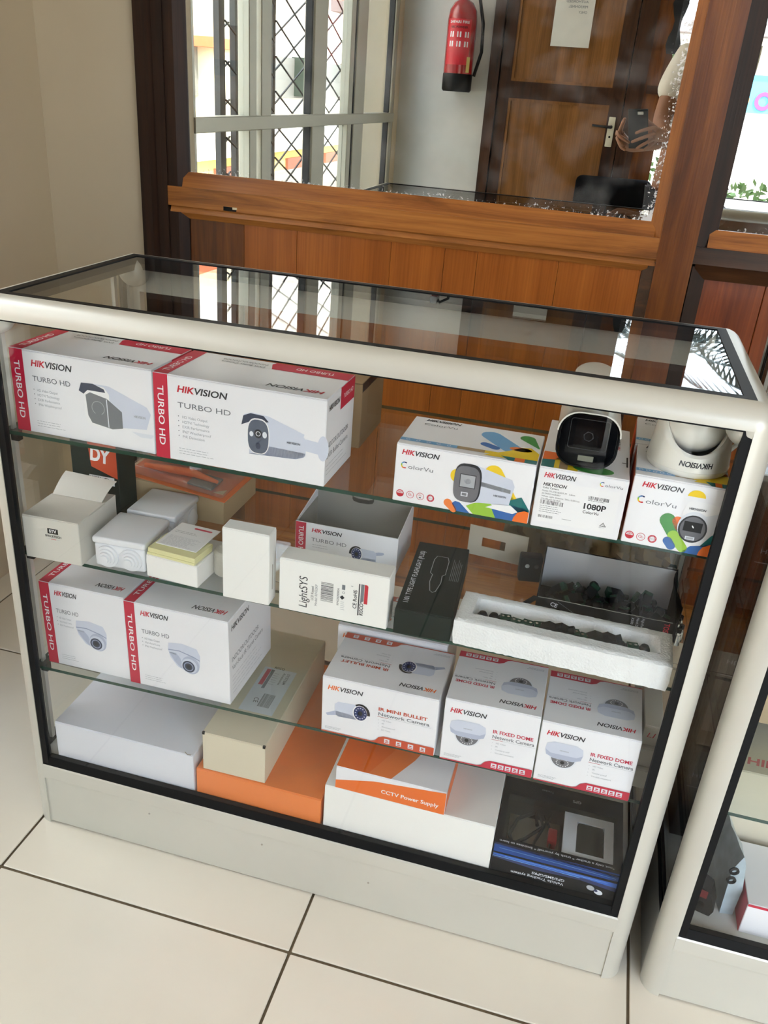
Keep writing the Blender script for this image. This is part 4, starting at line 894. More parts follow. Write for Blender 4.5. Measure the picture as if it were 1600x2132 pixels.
mb.prism([(x, z) for x, z in q], lambda p, y: (p[0], y, p[1]), .1022, .1034).build('tuck_tab', mat('painted_cut_shade', (60,56,50), .8), t)  # dark plate: shade inside the cut tab hole put into its colour
MB().prism([(.060, .0754), (.062, .070), (.070, .068), (.088, .068), (.094, .070), (.096, .0754)], lambda p, y: (p[0], y, p[1]), .1008, .1020).build('tab_flap', grey_card, t)
MB().box(-.030+.03, .0, .0622, .0015, .02, .0625).build('corner_flap', grey_card, t)

t = carton('keypad_box', 'white carton with sideways lettering and bar code, front of the middle shelf', (.433, .022, Z2), .1552, .035, .0815, .8, body=mat('bright_card', (242,241,237)))
a = front(t); a.text('LightSYS', .041, .010, .0118, 'dk', width=.048, rot=90, bold=.0, shear=.1); a.text('LCD Keypad', .0500, .024, .0036, 'dk', width=.022, rot=90); a.text('Model: RP432KP', .0555, .016, .0034, 'gry', width=.034, rot=90)
a.bars(.0605, .026, .0175, .031, 'dk', n=22, vert=False, seed=4); a.text('RP432KP0000A', .0865, .024, .0030, 'dk', width=.027, rot=90); a.rect(.090, .050, .0045, .0075, 'gry'); a.up()
a.poly([(.091, .034), (.0945, .0375), (.091, .041), (.0875, .0375)], 'dk'); a.ring(.0925, .0455, .002, .0006, 'gry', n=6); a.lines(.089, .030, .006, 5, .003, 'lg'); a.text('w', .1025, .057, .0030, 'gry')
a.text('CE RoHS', .1115, .024, .0052, 'dk', width=.029, rot=90, bold=.01); a.rect(.1135, .014, .0016, .050, 'dk'); a.text('RISCO', .1210, .0150, .0052, 'dk', width=.019, rot=90, bold=.015)
a.poly([(.1165, .034), (.1210, .038), (.1210, .064), (.1165, .064)], 'gry'); a.poly([(.1215, .034), (.1265, .034), (.1265, .062), (.1250, .0640), (.1215, .064), (.1215, .040)], 'red'); a.build('front_print', t)
t = carton('flashlight_box', 'dark green flashlight box lying lengthwise beside the white foam tray', (.5985, .021, Z2), .078, .200, .039, 3.2, body=mat('racing_green', (13,27,23), .6, spec=.15))
b = top(t); b.text('1101 TYPE LIGHT FLASHLIGHT (PLUS)', .014, .020, .0068, 'pale', width=.150, rot=90, bold=.02)
pts = [(.038, .060), (.034, .085), (.035, .105), (.031, .110), (.031, .150), (.034, .162), (.050, .162), (.053, .150), (.053, .110), (.049, .105), (.050, .085), (.046, .060), (.042, .056)]
for i in range(len(pts)):
    p, q = pts[i], pts[(i+1) % len(pts)]; b.caps(*p, *q, .0005, 'lg')
for i in range(6): b.rect(.060+.0025*i, .095, .0007, .065-.006*(i % 3), 'gry')
b.build('top_print', t)
MB().box(.039, .0, .0391, .0396, .199, .0393).build('lid_seam', black_pl, t)

# foam tray with green and black connectors
FT = thing('foam_tray', 'white foam tray with a long trough holding small connectors, middle shelf', 'tray', (.679, .026, Z2), -1.4)
bm = bmesh.new(); W_, D_, H_ = .281, .080, .039; nx, ny = 70, 22; g = {}
def hz(x, y):
    if .020 < x < .262 and .024 < y < .066:
        e_ = min((x-.020)/.006, (.262-x)/.006, (y-.024)/.005, (.066-y)/.012, 1); return H_-.026*max(0, e_)
    return H_
rr = random.Random(3); V = []; 
for j in range(ny+1):
    for i in range(nx+1):
        x, y = W_*i/nx, D_*j/ny; e_ = min(x, W_-x, y, D_-y)
        V.append((x+rr.uniform(-.0004, .0004), y+rr.uniform(-.0004, .0004), hz(x, y)-(.0025 if e_ < .001 else 0)+rr.uniform(-.0004, .0004)))
nt_ = len(V); F = [(j*(nx+1)+i, j*(nx+1)+i+1, (j+1)*(nx+1)+i+1, (j+1)*(nx+1)+i) for j in range(ny) for i in range(nx)]
per = [i for i in range(nx+1)]+[j*(nx+1)+nx for j in range(1, ny+1)]+[ny*(nx+1)+i for i in range(nx-1, -1, -1)]+[j*(nx+1) for j in range(ny-1, 0, -1)]
for lv in (.7, .35, 0):
    b_ = len(V); V += [(V[k][0]+(W_/2-V[k][0])*.012*(1 if lv == 0 else 0)+rr.uniform(-.0007, .0007), V[k][1]+rr.uniform(-.0007, .0007), H_*lv*.94+(rr.uniform(-.0007, .0007) if lv else 0)) for k in per]
    prev = per if lv == .7 else list(range(b_-len(per), b_)); cur = list(range(b_, b_+len(per))); m_ = len(per)
    F += [(prev[k], cur[k], cur[(k+1) % m_], prev[(k+1) % m_]) for k in range(m_)]
F.append(tuple(cur[::-1])); mb = MB(); mb.add(V, F, 0, True); mb.build('foam_block', foam_m, FT)
def connector(label, loc, rz, kind, group, rot=None):
    t = thing('connector', label, 'connector', loc, 0, group, rot=rot or (0, 0, rz))
    if kind == 0:   # jack with green screw terminal
        MB().prism([(0, 0), (.021, 0), (.021, .006), (.014, .0115), (0, .0115)], lambda p, y: (p[0]-.010, y, p[1]), -.0065, .0065).build('body', black_pl, t)
        MB().bbox(-.0165, -.0065, 0, -.0102, .0065, .0115, .0006, seg=1, sm=False).build('terminal_block', green_pl, t)
        MB().cyl((.0112, 0, .005), (.0170, 0, .005), .0042, n=10).build('socket', black_pl, t)
    elif kind == 1:
        MB().bbox(-.008, -.0055, 0, .008, .0055, .010, .0012, seg=2).build('body', black_pl, t)
        o = MB().bbox(-.006, -.005, .0101, .006, .005, .0118, .0004, seg=1, sm=False).build('terminal_block', green_pl, t)
        for x in (-.003, .003): MB().cyl((x, 0, .0118), (x, 0, .0121), .0017, n=8).build('screw', metal_s, t)
    else:
        MB().lathe([(0, 0), (.0058, 0), (.0062, .002), (.0062, .009), (.004, .0125), (0, .0135)], n=12).build('body', black_pl, t)
        MB().cyl((0, 0, -.002), (0, 0, 0), .004, n=8).build('collar', green_pl, t)
    return t
G1 = 'small black and green power connectors in the foam trough'
def ft(x, y): return FT.location.x+x*cos(radians(-1.4))-y*sin(radians(-1.4)), FT.location.y+x*sin(radians(-1.4))+y*cos(radians(-1.4))
kinds = [2, 2, 1, 1, 1, 1, 0, 0, 1, 1, 0, 0, 2, 1, 2]
names_ = ['round black connector at the left end of the foam trough', 'second round black connector from the left in the foam trough'] 
for i, k in enumerate(kinds):
    x = .033+.0152*i; px, py = ft(x, .034+.002*(i % 3)); tilt = (0, radians(-25) if k == 0 else 0, radians(rr.uniform(-15, 15)))
    ORD = ['leftmost','second','third','fourth','fifth','sixth','seventh','eighth','ninth','tenth','eleventh','twelfth','thirteenth','fourteenth','rightmost']
    o = connector('%s%s connector in the foam trough, %s' % (ORD[i], '' if i in (0, 14) else ' from the left', ['black angled', 'black square green-topped', 'round black'][k]), (px, py, Z2+.0145+(.004 if k == 0 else 0)+(.0155*0)), 0, k, G1, rot=tilt)
    o.location.z = Z2+.0215+(.005 if k == 0 else 0); o.scale = (1.2, 1.2, 1.4); o.location.y -= .004

# torn open drive box with a pile of connectors
dbox = mat('black_card', (13,15,17), .6, spec=.15)
t = open_box('torn_box', 'black torn open box with white inside holding a heap of connectors, middle shelf', (.778, .130, Z2), .190, .098, .036, .068, dbox, mat('white_lining', (196,196,198), .6), -.5)
a = front(t); a.text('TOSHIBA', .176, .034, .0070, 'red', width=.032, rot=-90, bold=.02); a.text('High-Performance', .146, .034, .0036, 'pale', width=.03, rot=-90); a.text('Hard Drive', .139, .034, .0036, 'pale', width=.022, rot=-90); a.text('X300', .132, .033, .0036, 'pale', width=.011, rot=-90)
a.text('CE', .020, .026, .0062, 'pale', width=.010, rot=-14, bold=.02); a.text('www.toshiba.com', .036, .020, .0030, 'pale', width=.03, rot=-14); a.caps(.03, .034, .085, .004, .0003, 'gry'); a.caps(.095, .003, .103, .022, .0003, 'gry'); a.caps(.103, .022, .125, .006, .0003, 'gry'); a.build('front_print', t)
MB().prism([(-.026, .004), (0, .030), (.0, .036), (-.004, .0365), (-.020, .020)], lambda p, y: (p[0], y, p[1]), -.0015, .0).build('side_flap', dbox, t)
pv = []; mb = MB()
for i in range(11):
    u = i/10; pv += [(.190+.006*sin(u*6), .004+.092*u, .036+.034*u), (.1915+.006*sin(u*6), .004+.092*u, .036+.034*u), (.194+.002*sin(u*6), .004+.092*u, .004), (.1925, .004+.092*u, .004)]
mb.add(pv, [(i*4+k, (i+1)*4+k, (i+1)*4+(k+1) % 4, i*4+(k+1) % 4) for i in range(10) for k in range(4)], 0, True).build('curled_side_flap', dbox, t)
MB().tube([(.002+.004*i, -.0004, .0362+.0008*rr.random()) for i in range(47)], .0006, n=4).build('torn_edge', mat('torn_paper', (150,150,140), .9), t)
t0 = t; protos = {}
for i in range(46):
    x = rr.uniform(.022, .176); y = rr.uniform(.018, .080); z = .004+.011*rr.choice([0, 0, 1, 1, 2])*(1-.35*abs(x-.1)/.1); k = rr.choice([0, 0, 1, 2])
    loc = (.778+x, .130+y-x*.0087, Z2+z+.003); rot = (rr.uniform(-.9, .9), rr.uniform(-.9, .9), rr.uniform(0, 6.28)); lab = 'small black power connector with green terminal in the heap inside the torn box'
    if k not in protos: protos[k] = connector(lab, loc, 0, k, 'heap of power connectors in the torn black box', rot=rot)
    else:
        src = protos[k]; c = src.copy(); COL.objects.link(c); c.location = loc; c.rotation_euler = rot
        for chh in src.children: d = chh.copy(); COL.objects.link(d); d.parent = c
t = thing('card_insert', 'beige card insert with a cut-out slot standing behind the torn box', 'card', (.655, .285, Z2), 0, rot=(radians(0), 0, radians(-6)))
def frame_plate(mb, x0, z0, x1, z1, hx0, hz0, hx1, hz1, th=.0015):
    for q in ((x0, z0, x1, hz0), (x0, hz1, x1, z1), (x0, hz0, hx0, hz1), (hx1, hz0, x1, hz1)): mb.box(q[0], 0, q[1], q[2], th, q[3])
mb = MB(); frame_plate(mb, 0, 0, .095, .052, .022, .018, .060, .034); mb.build('card', mat('beige_card', (196,186,166), .7), t)
MB().box(.0, .0016, 0, .095, .014, .0015).build('folded_foot', mat('beige_card', (196,186,166)), t)
pp = MB(); n1, n2 = 26, 8; rr = random.Random(8)
V = [(.262*i/n1+rr.uniform(-.002, .002), .012*sin(i*1.7+j)+rr.uniform(-.003, .003)+.02*(j/n2), .062*j/n2+rr.uniform(-.002, .002)*(j > 0)+.004*sin(i*.9)*(j/n2)) for j in range(n2+1) for i in range(n1+1)]
nb_ = len(V); V += [(x, y+.0012, z) for x, y, z in V]
Fp = [(j*(n1+1)+i, j*(n1+1)+i+1, (j+1)*(n1+1)+i+1, (j+1)*(n1+1)+i) for j in range(n2) for i in range(n1)]
pp.add(V, Fp+[tuple(nb_+k for k in reversed(f)) for f in Fp], 0, True)
o = pp.build('crumpled_paper', mat('brown_paper', (128,108,74), .8, vary=.2)); o.location = (.705, .305, Z2+.001); tag(o, 'crumpled brown wrapping paper behind the torn black box', 'paper')
t = thing('adapter', 'black power adapter at the left end of the torn box', 'adapter', (.745, .225, Z2), 12)
MB().bbox(0, 0, 0, .034, .022, .042, .003, seg=2).build('body', black_pl, t); MB().cyl((.010, -.004, .030), (.010, 0, .030), .0035, n=10).build('pin', metal_s, t); MB().cyl((.024, -.004, .030), (.024, 0, .030), .0035, n=10).build('pin', metal_s, t)
bead = None
for i in range(7):
    t = thing('bnc_plug', '%s small shiny coaxial plug at the right end of the middle shelf' % ['nearest', 'second nearest', 'third nearest', 'middle rear', 'third farthest', 'second farthest', 'farthest'][i], 'plug', (.976+.004*(i % 2), .135+.012*i, Z2), 0, 'coaxial plugs beside the torn black box')
    MB().cyl((0, 0, 0), (0, 0, .016), .0042, n=10).build('sleeve', metal_s, t); MB().cyl((0, 0, .0161), (0, 0, .020), .003, n=8).build('pin', metal_s, t)
    MB().cyl((0, 0, .0201), (0, 0, .026), .0034, n=8).build('boot', black_pl, t)

# ================================================================== lowest glass shelf: network camera boxes
def netbox(label, org, w, d, h, yaw, kind, group):
    t = carton('camera_carton', label, org, w, d, h, yaw, group=group, tilt=1); K = 'orr' if kind == 'bullet' else 'crim'; k1 = 'org' if kind == 'bullet' else 'red'
    def face(a, H_, ud=False):
        a.logo(.0085, H_-.0215, .0075, .052 if w > .15 else .050, k1=k1)
        L1, L2 = ('IR MINI BULLET', 'Network Camera') if kind == 'bullet' else ('IR FIXED DOME', 'Network Camera')
        X = w*.50 if w > .15 else w*.535
        a.text(L1, X, H_*.60, .0056, K, width=w*.42, bold=.025); a.text(L2, X, H_*.60-.0088, .0056, 'gry', width=w*.44, bold=.018)
        a.rect(X-.001, H_*.60-.0115, .016, .0007, K); a.rect(X-.001, H_*.60-.0113, w*.46, .0003, 'lg')
        for i, s_ in enumerate(['HD Video', 'IR', 'Weatherproof', 'HD Video'] if kind == 'bullet' else ['HD Video', 'IR', 'Vandal-proof', 'Vandal-resistant']): a.ell(X+.001, H_*.60-.0168-.0058*i, .0005, .0005, 'lg', n=6); a.text(s_, X+.006, H_*.60-.0178-.0058*i, .0026, 'lg', width=.0017*len(s_))
        a.lines(.006, H_*.10, .026, 3, .0018, seed=2); a.up()
        if kind == 'bullet': bullet_pic(a, w*.335, H_*.47, .0125, 2, flip=-1)
        else: dome_pic(a, w*.27, H_*.52, .0148)
        a.up(5); n_ = 4 if kind == 'bullet' else 5; bx = w*.52 if kind == 'bullet' else w*.50
        a.rect(.0005, .0005, bx-.01, .0018, K); a.poly([(bx-.012, .0005), (w-.0005, .0005), (w-.0005, .0150), (bx+.006, .0150), (bx-.001, .0115), (bx-.006, .0045), (bx-.012, .0023)], K); a.up()
        for i in range(n_):
            cx = bx+.012+i*(w-bx-.022)/(n_-.6); q = .0040
            a.rect(cx-q, .0036, 2*q, 2*q, 'pale'); a.up(); a.rect(cx-q*.7, .0048, 1.4*q, .0014, K); a.rect(cx-q*.5, .0074, .9*q, .0022, K)
            a.z -= .00006
    a = front(t); face(a, h); a.build('front_print', t)
    b = Art((w, d, h), (-1, 0, 0), (0, -1, 0)); face(b, d)
    b.build('top_print', t); return t
G_n = 'network camera cartons on the lowest glass shelf'
netbox('white carton with orange footer picturing a mini bullet camera, lowest glass shelf', (.502, .028, .323), .1725, .117, .100, -.5, 'bullet', G_n)
netbox('white carton with crimson footer picturing a dome camera, middle of the three network cartons', (.683, .026, .326), .1330, .119, .1078, .2, 'dome', G_n)
netbox('white carton with crimson footer picturing a dome camera, rightmost on the lowest glass shelf', (.818, .026, .329), .1320, .119, .1045, -.6, 'dome', G_n)
t = netbox('white network camera carton hidden behind the mini bullet carton', (.486, .150, .323), .176, .110, .108, -.3, 'bullet', G_n)
for i in range(3):
    x = .9525; t = carton('small_box', 'small white box at the right end of the lowest shelf, %s of three' % ['bottom', 'middle', 'topmost'][i], (x, .055+.006*i, .329), .026, .11, .033, 0, body=mat('offwhite_card', (214,211,202)), group='small white boxes stacked at the right end')
    t.location.z = shz(x)+.0006+.0336*i
    if i == 2: a = front(t); a.text('LI', .006, .014, .008, 'red', width=.009, shear=.3); a.build('pen_mark', t)

# ================================================================== base of the showcase
ZB = .1352
t = carton('shallow_box', 'large plain white box at the left end of the base', (.0485, .0145, ZB), .2480, .300, .0825, .3, body=mat('blueish_card', (226,228,236), .5, vary=.03))
MB().tube([(.232, .004, .0832), (.238, .0, .0826), (.244, .001, .0826)], .0006, n=4).build('torn_nick', EDGE, t)
t = carton('shallow_box', 'flat orange box under the long cream box', (.3015, .015, ZB), .2100, .330, .0605, 0, body=mat('orange_box', (238,132,62), .42, coat=.2))
b = top(t); b.ell(.135, .16, .070, .11, 'ora'); b.build('top_print', t)
t = carton('long_box', 'long cream box with a label pointing away, lying on the flat orange box', (.3125, .0175, ZB+.0607), .1045, .300, .074, .6, body=cream_card)
b = top(t); b.rect(.030, .070, .058, .120, 'pale'); b.up(); b.rect(.036, .140, .0075, .045, 'crim'); b.rect(.0445, .132, .0055, .053, 'gry'); b.text('RISCO', .047, .215-.026, .006, 'dk', width=.018, rot=0, bold=.01); b.text('SYSTEM', .074, .182, .0050, 'gry', width=.030, rot=-90, bold=.01); b.text('Accessories', .067, .182, .0042, 'gry', width=.034, rot=-90, bold=.01); b.lines(.052, .176, .010, 6, .006, 'gry'); b.bars(.056, .086, .020, .034, 'dk', n=20, vert=True, seed=6); b.text('CE', .044, .105, .008, 'dk', width=.012, rot=-80)
b.build('label_print', t)
for x in (.0, .1005): MB().box(x, -.0004, .070, x+.004, .003, .0744).build('corner_notch', black_pl, t)
t = carton('shallow_box', 'wide plain white box under the power supply carton, base of the showcase', (.5165, .0150, ZB), .2630, .270, .0935, .2, body=mat('bright_card', (242,241,237)))
t = carton('power_supply_carton', 'white and orange carton lettered CCTV Power Supply on the wide white box', (.5325, .0150, ZB+.0938), .1700, .110, .0430, -.3)
a = front(t); a.poly([(.0005, .0010), (.1695, .0010), (.1695, .0425), (.06, .031), (.0005, .016)], 'org'); a.up(); a.text('CCTV Power Supply', .072, .0120, .0068, 'wht', width=.088, bold=.015); a.build('front_print', t)
b = top(t); b.poly([(.0005, .0005), (.05, .0005), (.075, .06), (.09, .1095), (.0005, .1095)], 'org'); b.up(); b.poly([(.05, .0005), (.085, .0005), (.11, .05), (.13, .1095), (.09, .1095), (.075, .06)], 'ora'); b.build('top_print', t)
a = rside(t); a.rect(.001, .001, .107, .041, 'org'); a.build('side_print', t)

tk = thing('tracker_box', 'dark windowed vehicle tracker box with blue band at the right end of the base', 'box', (.7815, .0150, ZB), .3)
w_, d_, h_ = .1890, .163, .048; bc = mat('dark_blue_card', (9,12,18), .5, spec=.15)
MB().box(0, 0, 0, w_, d_, .0015).build('base', bc, tk); MB().box(0, 0, .0015, w_, .0015, h_).build('front_wall', bc, tk); MB().box(0, d_-.0015, .0015, w_, d_, h_).build('rear_wall', bc, tk)
for x in (0, w_-.0015): MB().box(x, .0015, .0015, x+.0015, d_-.0015, h_).build('side_wall', bc, tk)
mb = MB()
for q in ((0, 0, w_, .030), (0, .125, w_, d_), (0, .03, .010, .125), (w_-.012, .03, w_, .125)): mb.box(q[0], q[1], h_, q[2], q[3], h_+.0009)
mb.build('lid', bc, tk); MB().box(.010, .030, h_-.0008, w_-.012, .125, h_-.0003).build('clear_window', glassmat('clear_film', (.97, .975, .975), ior=1.25), tk)
MB().bbox(.016, .034, .0018, .098, .122, .012, .003).build('tray', mat('beige_tray', (146,136,118), .6), tk)
ins = MB(); 
for q in ((.100, .030, .176, .044), (.100, .106, .176, .122), (.100, .044, .120, .106), (.162, .044, .176, .106)): ins.box(q[0], q[1], .034, q[2], q[3], .042)
ins.build('white_insert', mat('white_insert', (240,242,248), .5), tk); MB().bbox(.1215, .0445, .010, .1605, .1055, .0415, .002).build('tracker_unit', mat('tracker_black', (8,9,10), .5, spec=.15), tk)
for k, pts in enumerate([[(.03, .045, .015), (.02, .07, .02), (.03, .10, .025), (.055, .115, .03), (.06, .09, .03)], [(.025, .05, .018), (.045, .065, .022), (.07, .09, .03), (.06, .12, .03)], [(.05, .03, .018), (.06, .06, .028), (.07, .085, .034), (.08, .12, .034)], [(.04, .035, .018), (.08, .045, .025), (.085, .075, .03), (.07, .11, .034)]]):
    MB().tube(pts, .0032-.0004*k, n=7).build('cable', black_pl, tk)
MB().bbox(.078, .060, .018, .092, .088, .034, .002).build('red_plug', mat('red_plug', (150,22,28), .35), tk)
a = Art((w_, 0, .0), (-1, 0, 0), (0, 0, -1)); a.o = Vector((w_, 0, .048)); a.n = Vector((0, -1, 0))
a.poly([(.001, .002), (.188, .002), (.188, .010), (.12, .016), (.06, .013), (.001, .020)], 'navy'); a.up(); a.poly([(.001, .003), (.188, .0015), (.188, .005), (.11, .009), (.05, .008), (.001, .012)], 'bblue'); a.caps(.02, .006, .17, .004, .0005, 'cyan'); a.caps(.06, .009, .188, .007, .0004, 'cyan'); a.up()
a.text('Vehicle Tracking system', .0800, .0285, .0048, 'pale', width=.078, bold=.01); a.text('GPS/SMS/GPRS', .0800, .0205, .0048, 'pale', width=.048, bold=.01)
a.ell(.030, .028, .0065, .0045, 'pale', rot=-20); a.ell(.042, .023, .006, .0045, 'lg', rot=-20); a.up(); a.ell(.034, .026, .003, .0022, 'navy'); a.build('front_print', tk)
b = Art((w_, .030, h_+.0009), (-1, 0, 0), (0, -1, 0)); b.z = .0002; b.rect(.0006, .0150, w_-.0012, .0145, 'bblue'); b.up(); b.poly([(.001, .018), (.188, .012), (.188, .0155), (.001, .022)], 'navy'); b.caps(.01, .0255, .18, .0215, .0005, 'cyan'); b.caps(.005, .0205, .12, .0165, .0004, 'cyan'); b.up(); b.text('*not only a tracker * track by yourself * 5minites to learn', .012, .005, .0040, 'pale', width=.170, bold=.015); b.build('top_print', tk)
b = Art((w_, d_, h_+.0009), (-1, 0, 0), (0, -1, 0)); b.z = .0002; b.text('GPS', .066, .020, .0055, 'lg', width=.013); b.text('Tracker', .110, .012, .004, 'gry', width=.02); b.build('lid_print', tk)

# ================================================================== second showcase: what can be seen
t = carton('camera_carton', 'white carton with maroon stripe at the front of the right-hand showcase', (1.142, .030, .1352), .20, .12, .058, 0, group='cartons in the right-hand showcase')
a = front(t); a.rect(.0005, .053, .199, .0045, 'crim'); a.build('front_print', t); a = lside(t); a.rect(.0005, .0005, .119, .057, 'crim'); a.up(); a.text('TURBO HD', .02, .02, .010, 'pale', width=.06); a.build('side_print', t)
t = carton('camera_carton', 'tall plain white carton behind the maroon-striped one, right-hand showcase', (1.100, .165, .1352), .26, .17, .178, 0, group='cartons in the right-hand showcase', body=cream_card)
b = top(t); b.logo(.028, .018, .016, .13); b.build('top_print', t)
t = carton('card_box', 'brown card box on the upper shelf of the right-hand showcase', (1.10, .12, .5692), .25, .22, .12, 0, body=kraft)
t = carton('card_box', 'tan card box at the back of the middle shelf in the right-hand showcase', (1.10, .24, .3502), .22, .13, .15, 0, body=mat('tan_card', (196,172,132)))
for k_, (z_, h_) in enumerate([(.1352, .19), (.3502, .19), (.5692, .135)]):
    t = carton('accessory_box', 'narrow black box seen between the two showcases, %s of three' % ['on the base', 'on the middle shelf', 'on the upper shelf'][k_], (1.052, .19, z_), .040, .180, h_, 0, body=mat('black_box_card', (16,17,18), .7, spec=.15), group='narrow black boxes at the left side of the right-hand showcase')
    a = front(t); a.rect(.004, h_*.55, .032, .0012, 'gry'); a.text('HD', .008, h_*.66, .007, 'gry', width=.018); a.build('front_print', t)
t = thing('dash_camera', 'black angular dash camera with red patch at the front of the right-hand showcase', 'camera', (1.083, .048, .1352), -14)
MB().prism([(-.022, 0), (.020, 0), (.024, .012), (.014, .042), (-.006, .050), (-.024, .030)], lambda p, y: (p[0], y, p[1]), 0, .03).build('body', black_pl, t)
MB().box(-.012, -.0006, .030, .010, 0, .044).build('red_patch', mat('dark_red', (110,20,26), .4), t); MB().cyl((.004, 0, .016), (.004, -.003, .016), .006, n=14).build('lens', black_gl, t)
t = thing('bagged_pack', 'pale blue plastic bag pack standing between dash camera and striped carton', 'package', (1.118, .055, .1352), 8)
mb = MB(); rr = random.Random(5); pr = [(0, 0), (.018, 0), (.020, .05), (.016, .10), (.006, .115), (-.004, .09)]
for j in range(6): mb.v += [(x+rr.uniform(-.002, .002), .02*j, z+rr.uniform(-.002, .002)*(z > 0)) for x, z in pr]
for j in range(5): 
    for k in range(6): mb.f.append((j*6+k, j*6+(k+1) % 6, (j+1)*6+(k+1) % 6, (j+1)*6+k)); mb.m.append(0); mb.s.append(True)
mb.f += [tuple(range(6))[::-1], tuple(range(30, 36))]; mb.m += [0, 0]; mb.s += [False, False]
mb.build('bag', mat('pale_blue_film', (176,192,200), .3, vary=.2, vscale=40), t)
for z in (.07, .088): MB().lathe([(.004, 0), (.007, .001), (.007, .003), (.004, .004)], c=(.0, .0, z), axis=(0, -1, 0), n=14).build('ring', black_pl, t)

# ================================================================== the photographer, seen in the mirrored pane
def cw(x, y, z): return CAMM @ Vector((x, y, z))          # a place given relative to the phone held at the lens
def skin_mesh(name, nodes, edges, m, parent, sub=2, root=None):
    ks = list(nodes); ix = {k: i for i, k in enumerate(ks)}
    me = bpy.data.meshes.new(name); me.from_pydata([tuple(nodes[k][0]) for k in ks], [(ix[a], ix[b]) for a, b in edges], []); me.update()
    o = bpy.data.objects.new(name, me); COL.objects.link(o)
    sk = o.modifiers.new('Skin', 'SKIN'); sk.use_smooth_shade = True
    for k in ks:
        r = nodes[k][1]; r = (r, r) if not isinstance(r, tuple) else r
        me.skin_vertices[0].data[ix[k]].radius = r
    me.skin_vertices[0].data[ix[root or ks[0]]].use_root = True
    ss = o.modifiers.new('Sub', 'SUBSURF'); ss.levels = ss.render_levels = sub
    dg = bpy.context.evaluated_depsgraph_get(); m2 = bpy.data.meshes.new_from_object(o.evaluated_get(dg))
    bpy.data.objects.remove(o); bpy.data.meshes.remove(me)
    m2.polygons.foreach_set('use_smooth', [True]*len(m2.polygons)); m2.materials.clear(); m2.materials.append(m)
    o = bpy.data.objects.new(name, m2); COL.objects.link(o); o.parent = parent; return o
skin_m = mat('skin', (150,106,80), .5, vary=.06); shirt_m = mat('white_shirt_cloth', (226,224,214), .85, bump=.2, bscale=60); jean_m = mat('dark_trousers', (30,34,44), .8); hair_m = mat('black_hair', (14,12,12), .7)
PS = thing('person', 'person in a white t-shirt and dark trousers holding up a black phone', 'person')
N_ = {'pelvis': ((1.05, -1.30, .95), (.135, .10)), 'belly': ((1.05, -1.30, 1.08), (.125, .095)), 'chest': ((1.05, -1.28, 1.28), (.145, .105)), 'neckbase': ((1.05, -1.28, 1.43), .065), 'neck': ((1.052, -1.265, 1.50), .05),
      'skull': ((1.055, -1.255, 1.60), (.075, .085)), 'crown': ((1.055, -1.265, 1.69), (.068, .08)), 'jaw': ((1.055, -1.215, 1.565), .04),
      'shL': ((.935, -1.27, 1.395), .058), 'elL': ((.885, -1.215, 1.135), .040), 'shR': ((1.165, -1.27, 1.385), .058), 'elR': ((1.06, -1.10, 1.11), .040),
      'hipL': ((.97, -1.30, .88), .085), 'knL': ((.95, -1.27, .50), .058), 'anL': ((.94, -1.31, .09), .038), 'toL': ((.93, -1.19, .035), .032),
      'hipR': ((1.13, -1.30, .88), .085), 'knR': ((1.16, -1.28, .50), .058), 'anR': ((1.17, -1.32, .09), .038), 'toR': ((1.18, -1.20, .035), .032)}
E_ = [('pelvis', 'belly'), ('belly', 'chest'), ('chest', 'neckbase'), ('neckbase', 'neck'), ('neck', 'skull'), ('skull', 'crown'), ('skull', 'jaw'), ('chest', 'shL'), ('shL', 'elL'), ('chest', 'shR'), ('shR', 'elR'),
      ('pelvis', 'hipL'), ('hipL', 'knL'), ('knL', 'anL'), ('anL', 'toL'), ('pelvis', 'hipR'), ('hipR', 'knR'), ('knR', 'anR'), ('anR', 'toR')]
def hand(tag_, wrist, palm, elbow, fingers):
    N_['wr'+tag_] = (cw(*wrist), .024); N_['pa'+tag_] = (cw(*palm), (.026, .020)); E_.append((elbow, 'wr'+tag_)); E_.append(('wr'+tag_, 'pa'+tag_))
    for i, (pts, r) in enumerate(fingers):
        prev = 'pa'+tag_
        for j, p in enumerate(pts):
            k = 'f%s%d_%d' % (tag_, i, j); N_[k] = (cw(*p), r*(1-.10*j)); E_.append((prev, k)); prev = k
hand('L', (.092, -.135, .075), (.070, -.100, .032), 'elL', [([(.056, -.066, .018), (.042, -.060, -.006), (.012, -.067, -.009), (-.013, -.079, -.008)], .0088), ([(.060, -.089, .015), (.043, -.087, -.007), (.005, -.100, -.010), (-.030, -.116, -.008)], .0090),
     ([(.058, -.111, .017), (.042, -.112, -.005), (.014, -.127, -.009), (-.010, -.144, -.008)], .0086), ([(.056, -.131, .022), (.040, -.136, -.002), (.020, -.152, -.006)], .0075), ([(.052, -.072, .034), (.030, -.048, .026), (.016, -.030, .022)], .0098)])
hand('R', (-.060, -.175, .065), (-.078, -.115, .032), 'elR', [([(-.082, -.078, .020), (-.070, -.050, .012), (-.057, -.022, .009)], .0098), ([(-.092, -.088, .014), (-.078, -.092, -.005), (-.052, -.106, -.008), (-.034, -.120, -.007)], .0088),
     ([(-.094, -.108, .014), (-.080, -.117, -.004), (-.058, -.134, -.006)], .0088), ([(-.090, -.128, .020), (-.072, -.142, -.001), (-.052, -.152, -.004)], .0082), ([(-.080, -.145, .028), (-.062, -.157, .010)], .0072)])
body = skin_mesh('body', N_, E_, skin_m, PS, root='pelvis')
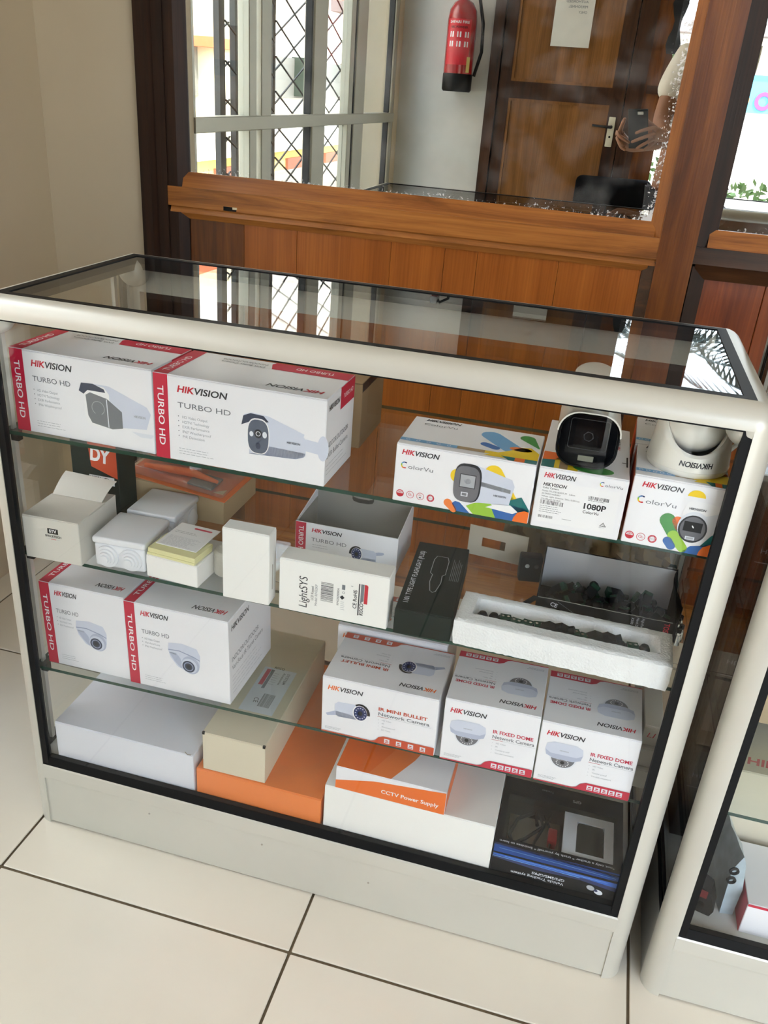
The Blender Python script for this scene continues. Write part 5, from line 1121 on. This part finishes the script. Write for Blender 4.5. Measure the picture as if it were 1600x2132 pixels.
S_ = {'a': ((1.05, -1.30, .90), (.155, .118)), 'b': ((1.05, -1.30, 1.08), (.148, .115)), 'c': ((1.05, -1.28, 1.29), (.165, .125)), 'n': ((1.05, -1.28, 1.43), .080), 'l': ((.93, -1.27, 1.39), .076), 'l2': ((.902, -1.235, 1.215), .070), 'r': ((1.17, -1.27, 1.38), .076), 'r2': ((1.115, -1.185, 1.245), .068)}
skin_mesh('t_shirt', S_, [('a', 'b'), ('b', 'c'), ('c', 'n'), ('c', 'l'), ('l', 'l2'), ('c', 'r'), ('r', 'r2')], shirt_m, PS)
J_ = {'p': ((1.05, -1.30, .93), (.148, .112)), 'l': ((.97, -1.30, .84), .102), 'lk': ((.95, -1.27, .50), .078), 'la': ((.94, -1.305, .10), .062), 'r': ((1.13, -1.30, .84), .102), 'rk': ((1.16, -1.28, .50), .078), 'ra': ((1.17, -1.315, .10), .062)}
skin_mesh('trousers', J_, [('p', 'l'), ('l', 'lk'), ('lk', 'la'), ('p', 'r'), ('r', 'rk'), ('rk', 'ra')], jean_m, PS)
for sx, ax_, ay_ in ((-1, .935, -1.25), (1, 1.175, -1.26)):
    loft([(0, .09, .05, .02, .025), (.06, .085, .07, .025, .035), (.20, .095, .06, .025, .03), (.27, .07, .04, .018, .02)]).xf(Matrix.Translation((ax_, ay_-.12, 0))).build('shoe', mat('shoe_black', (20,20,22), .5), PS)
HC = Vector((1.055, -1.255, 1.62))
MB().ball(HC+Vector((0, -.02, .035)), .093, n=24, sx=.92, sz=.95).build('hair', hair_m, PS)
MB().ball(HC+Vector((0, .055, -.055)), .05, n=16, sx=1.0, sy=.6, sz=.7).build('beard', hair_m, PS)
for sx in (-1, 1):
    e_ = MB().ball(HC+Vector((.03*sx, .082, .005)), .0125, n=12).build('eye', mat('eye_white', (230,228,222), .3), PS)
    MB().ball(HC+Vector((.03*sx, .0915, .005)), .0055, n=10).build('iris', black_gl, e_)
    MB().ball(HC+Vector((.082*sx, -.005, -.005)), .028, n=14, sx=.35, sy=.7).build('ear', skin_m, PS)
    MB().tube([HC+Vector((.015*sx, .088, .028)), HC+Vector((.03*sx, .090, .033)), HC+Vector((.046*sx, .08, .027))], .004, n=6).build('eyebrow', hair_m, PS)
MB().tube([HC+Vector((0, .085, .015)), HC+Vector((0, .105, -.015)), HC+Vector((0, .09, -.024))], [.008, .013, .009], n=10).build('nose', skin_m, PS)
MB().tube([HC+Vector((-.022, .082, -.045)), HC+Vector((0, .092, -.046)), HC+Vector((.022, .082, -.045))], .005, n=8).build('mouth', mat('lips', (130,74,66), .5), PS)
ph = thing('phone', 'black mobile phone held in both hands of the person', 'phone', CAM_LOC, rot=CAM_ROT)
MB().bbox(-.045, -.150, .0045, .035, .012, .0140, .004, seg=3).build('case', mat('black_phone_case', (10,14,18), .45), ph)
MB().bbox(-.041, -.146, .0140, .031, .008, .0146, .0002, seg=1).build('screen', black_gl, ph)
MB().bbox(-.006, -.008, .0036, .018, .004, .0046, .002, seg=2).build('camera_plate', mat('pale_metal', (200,202,204), .3), ph)
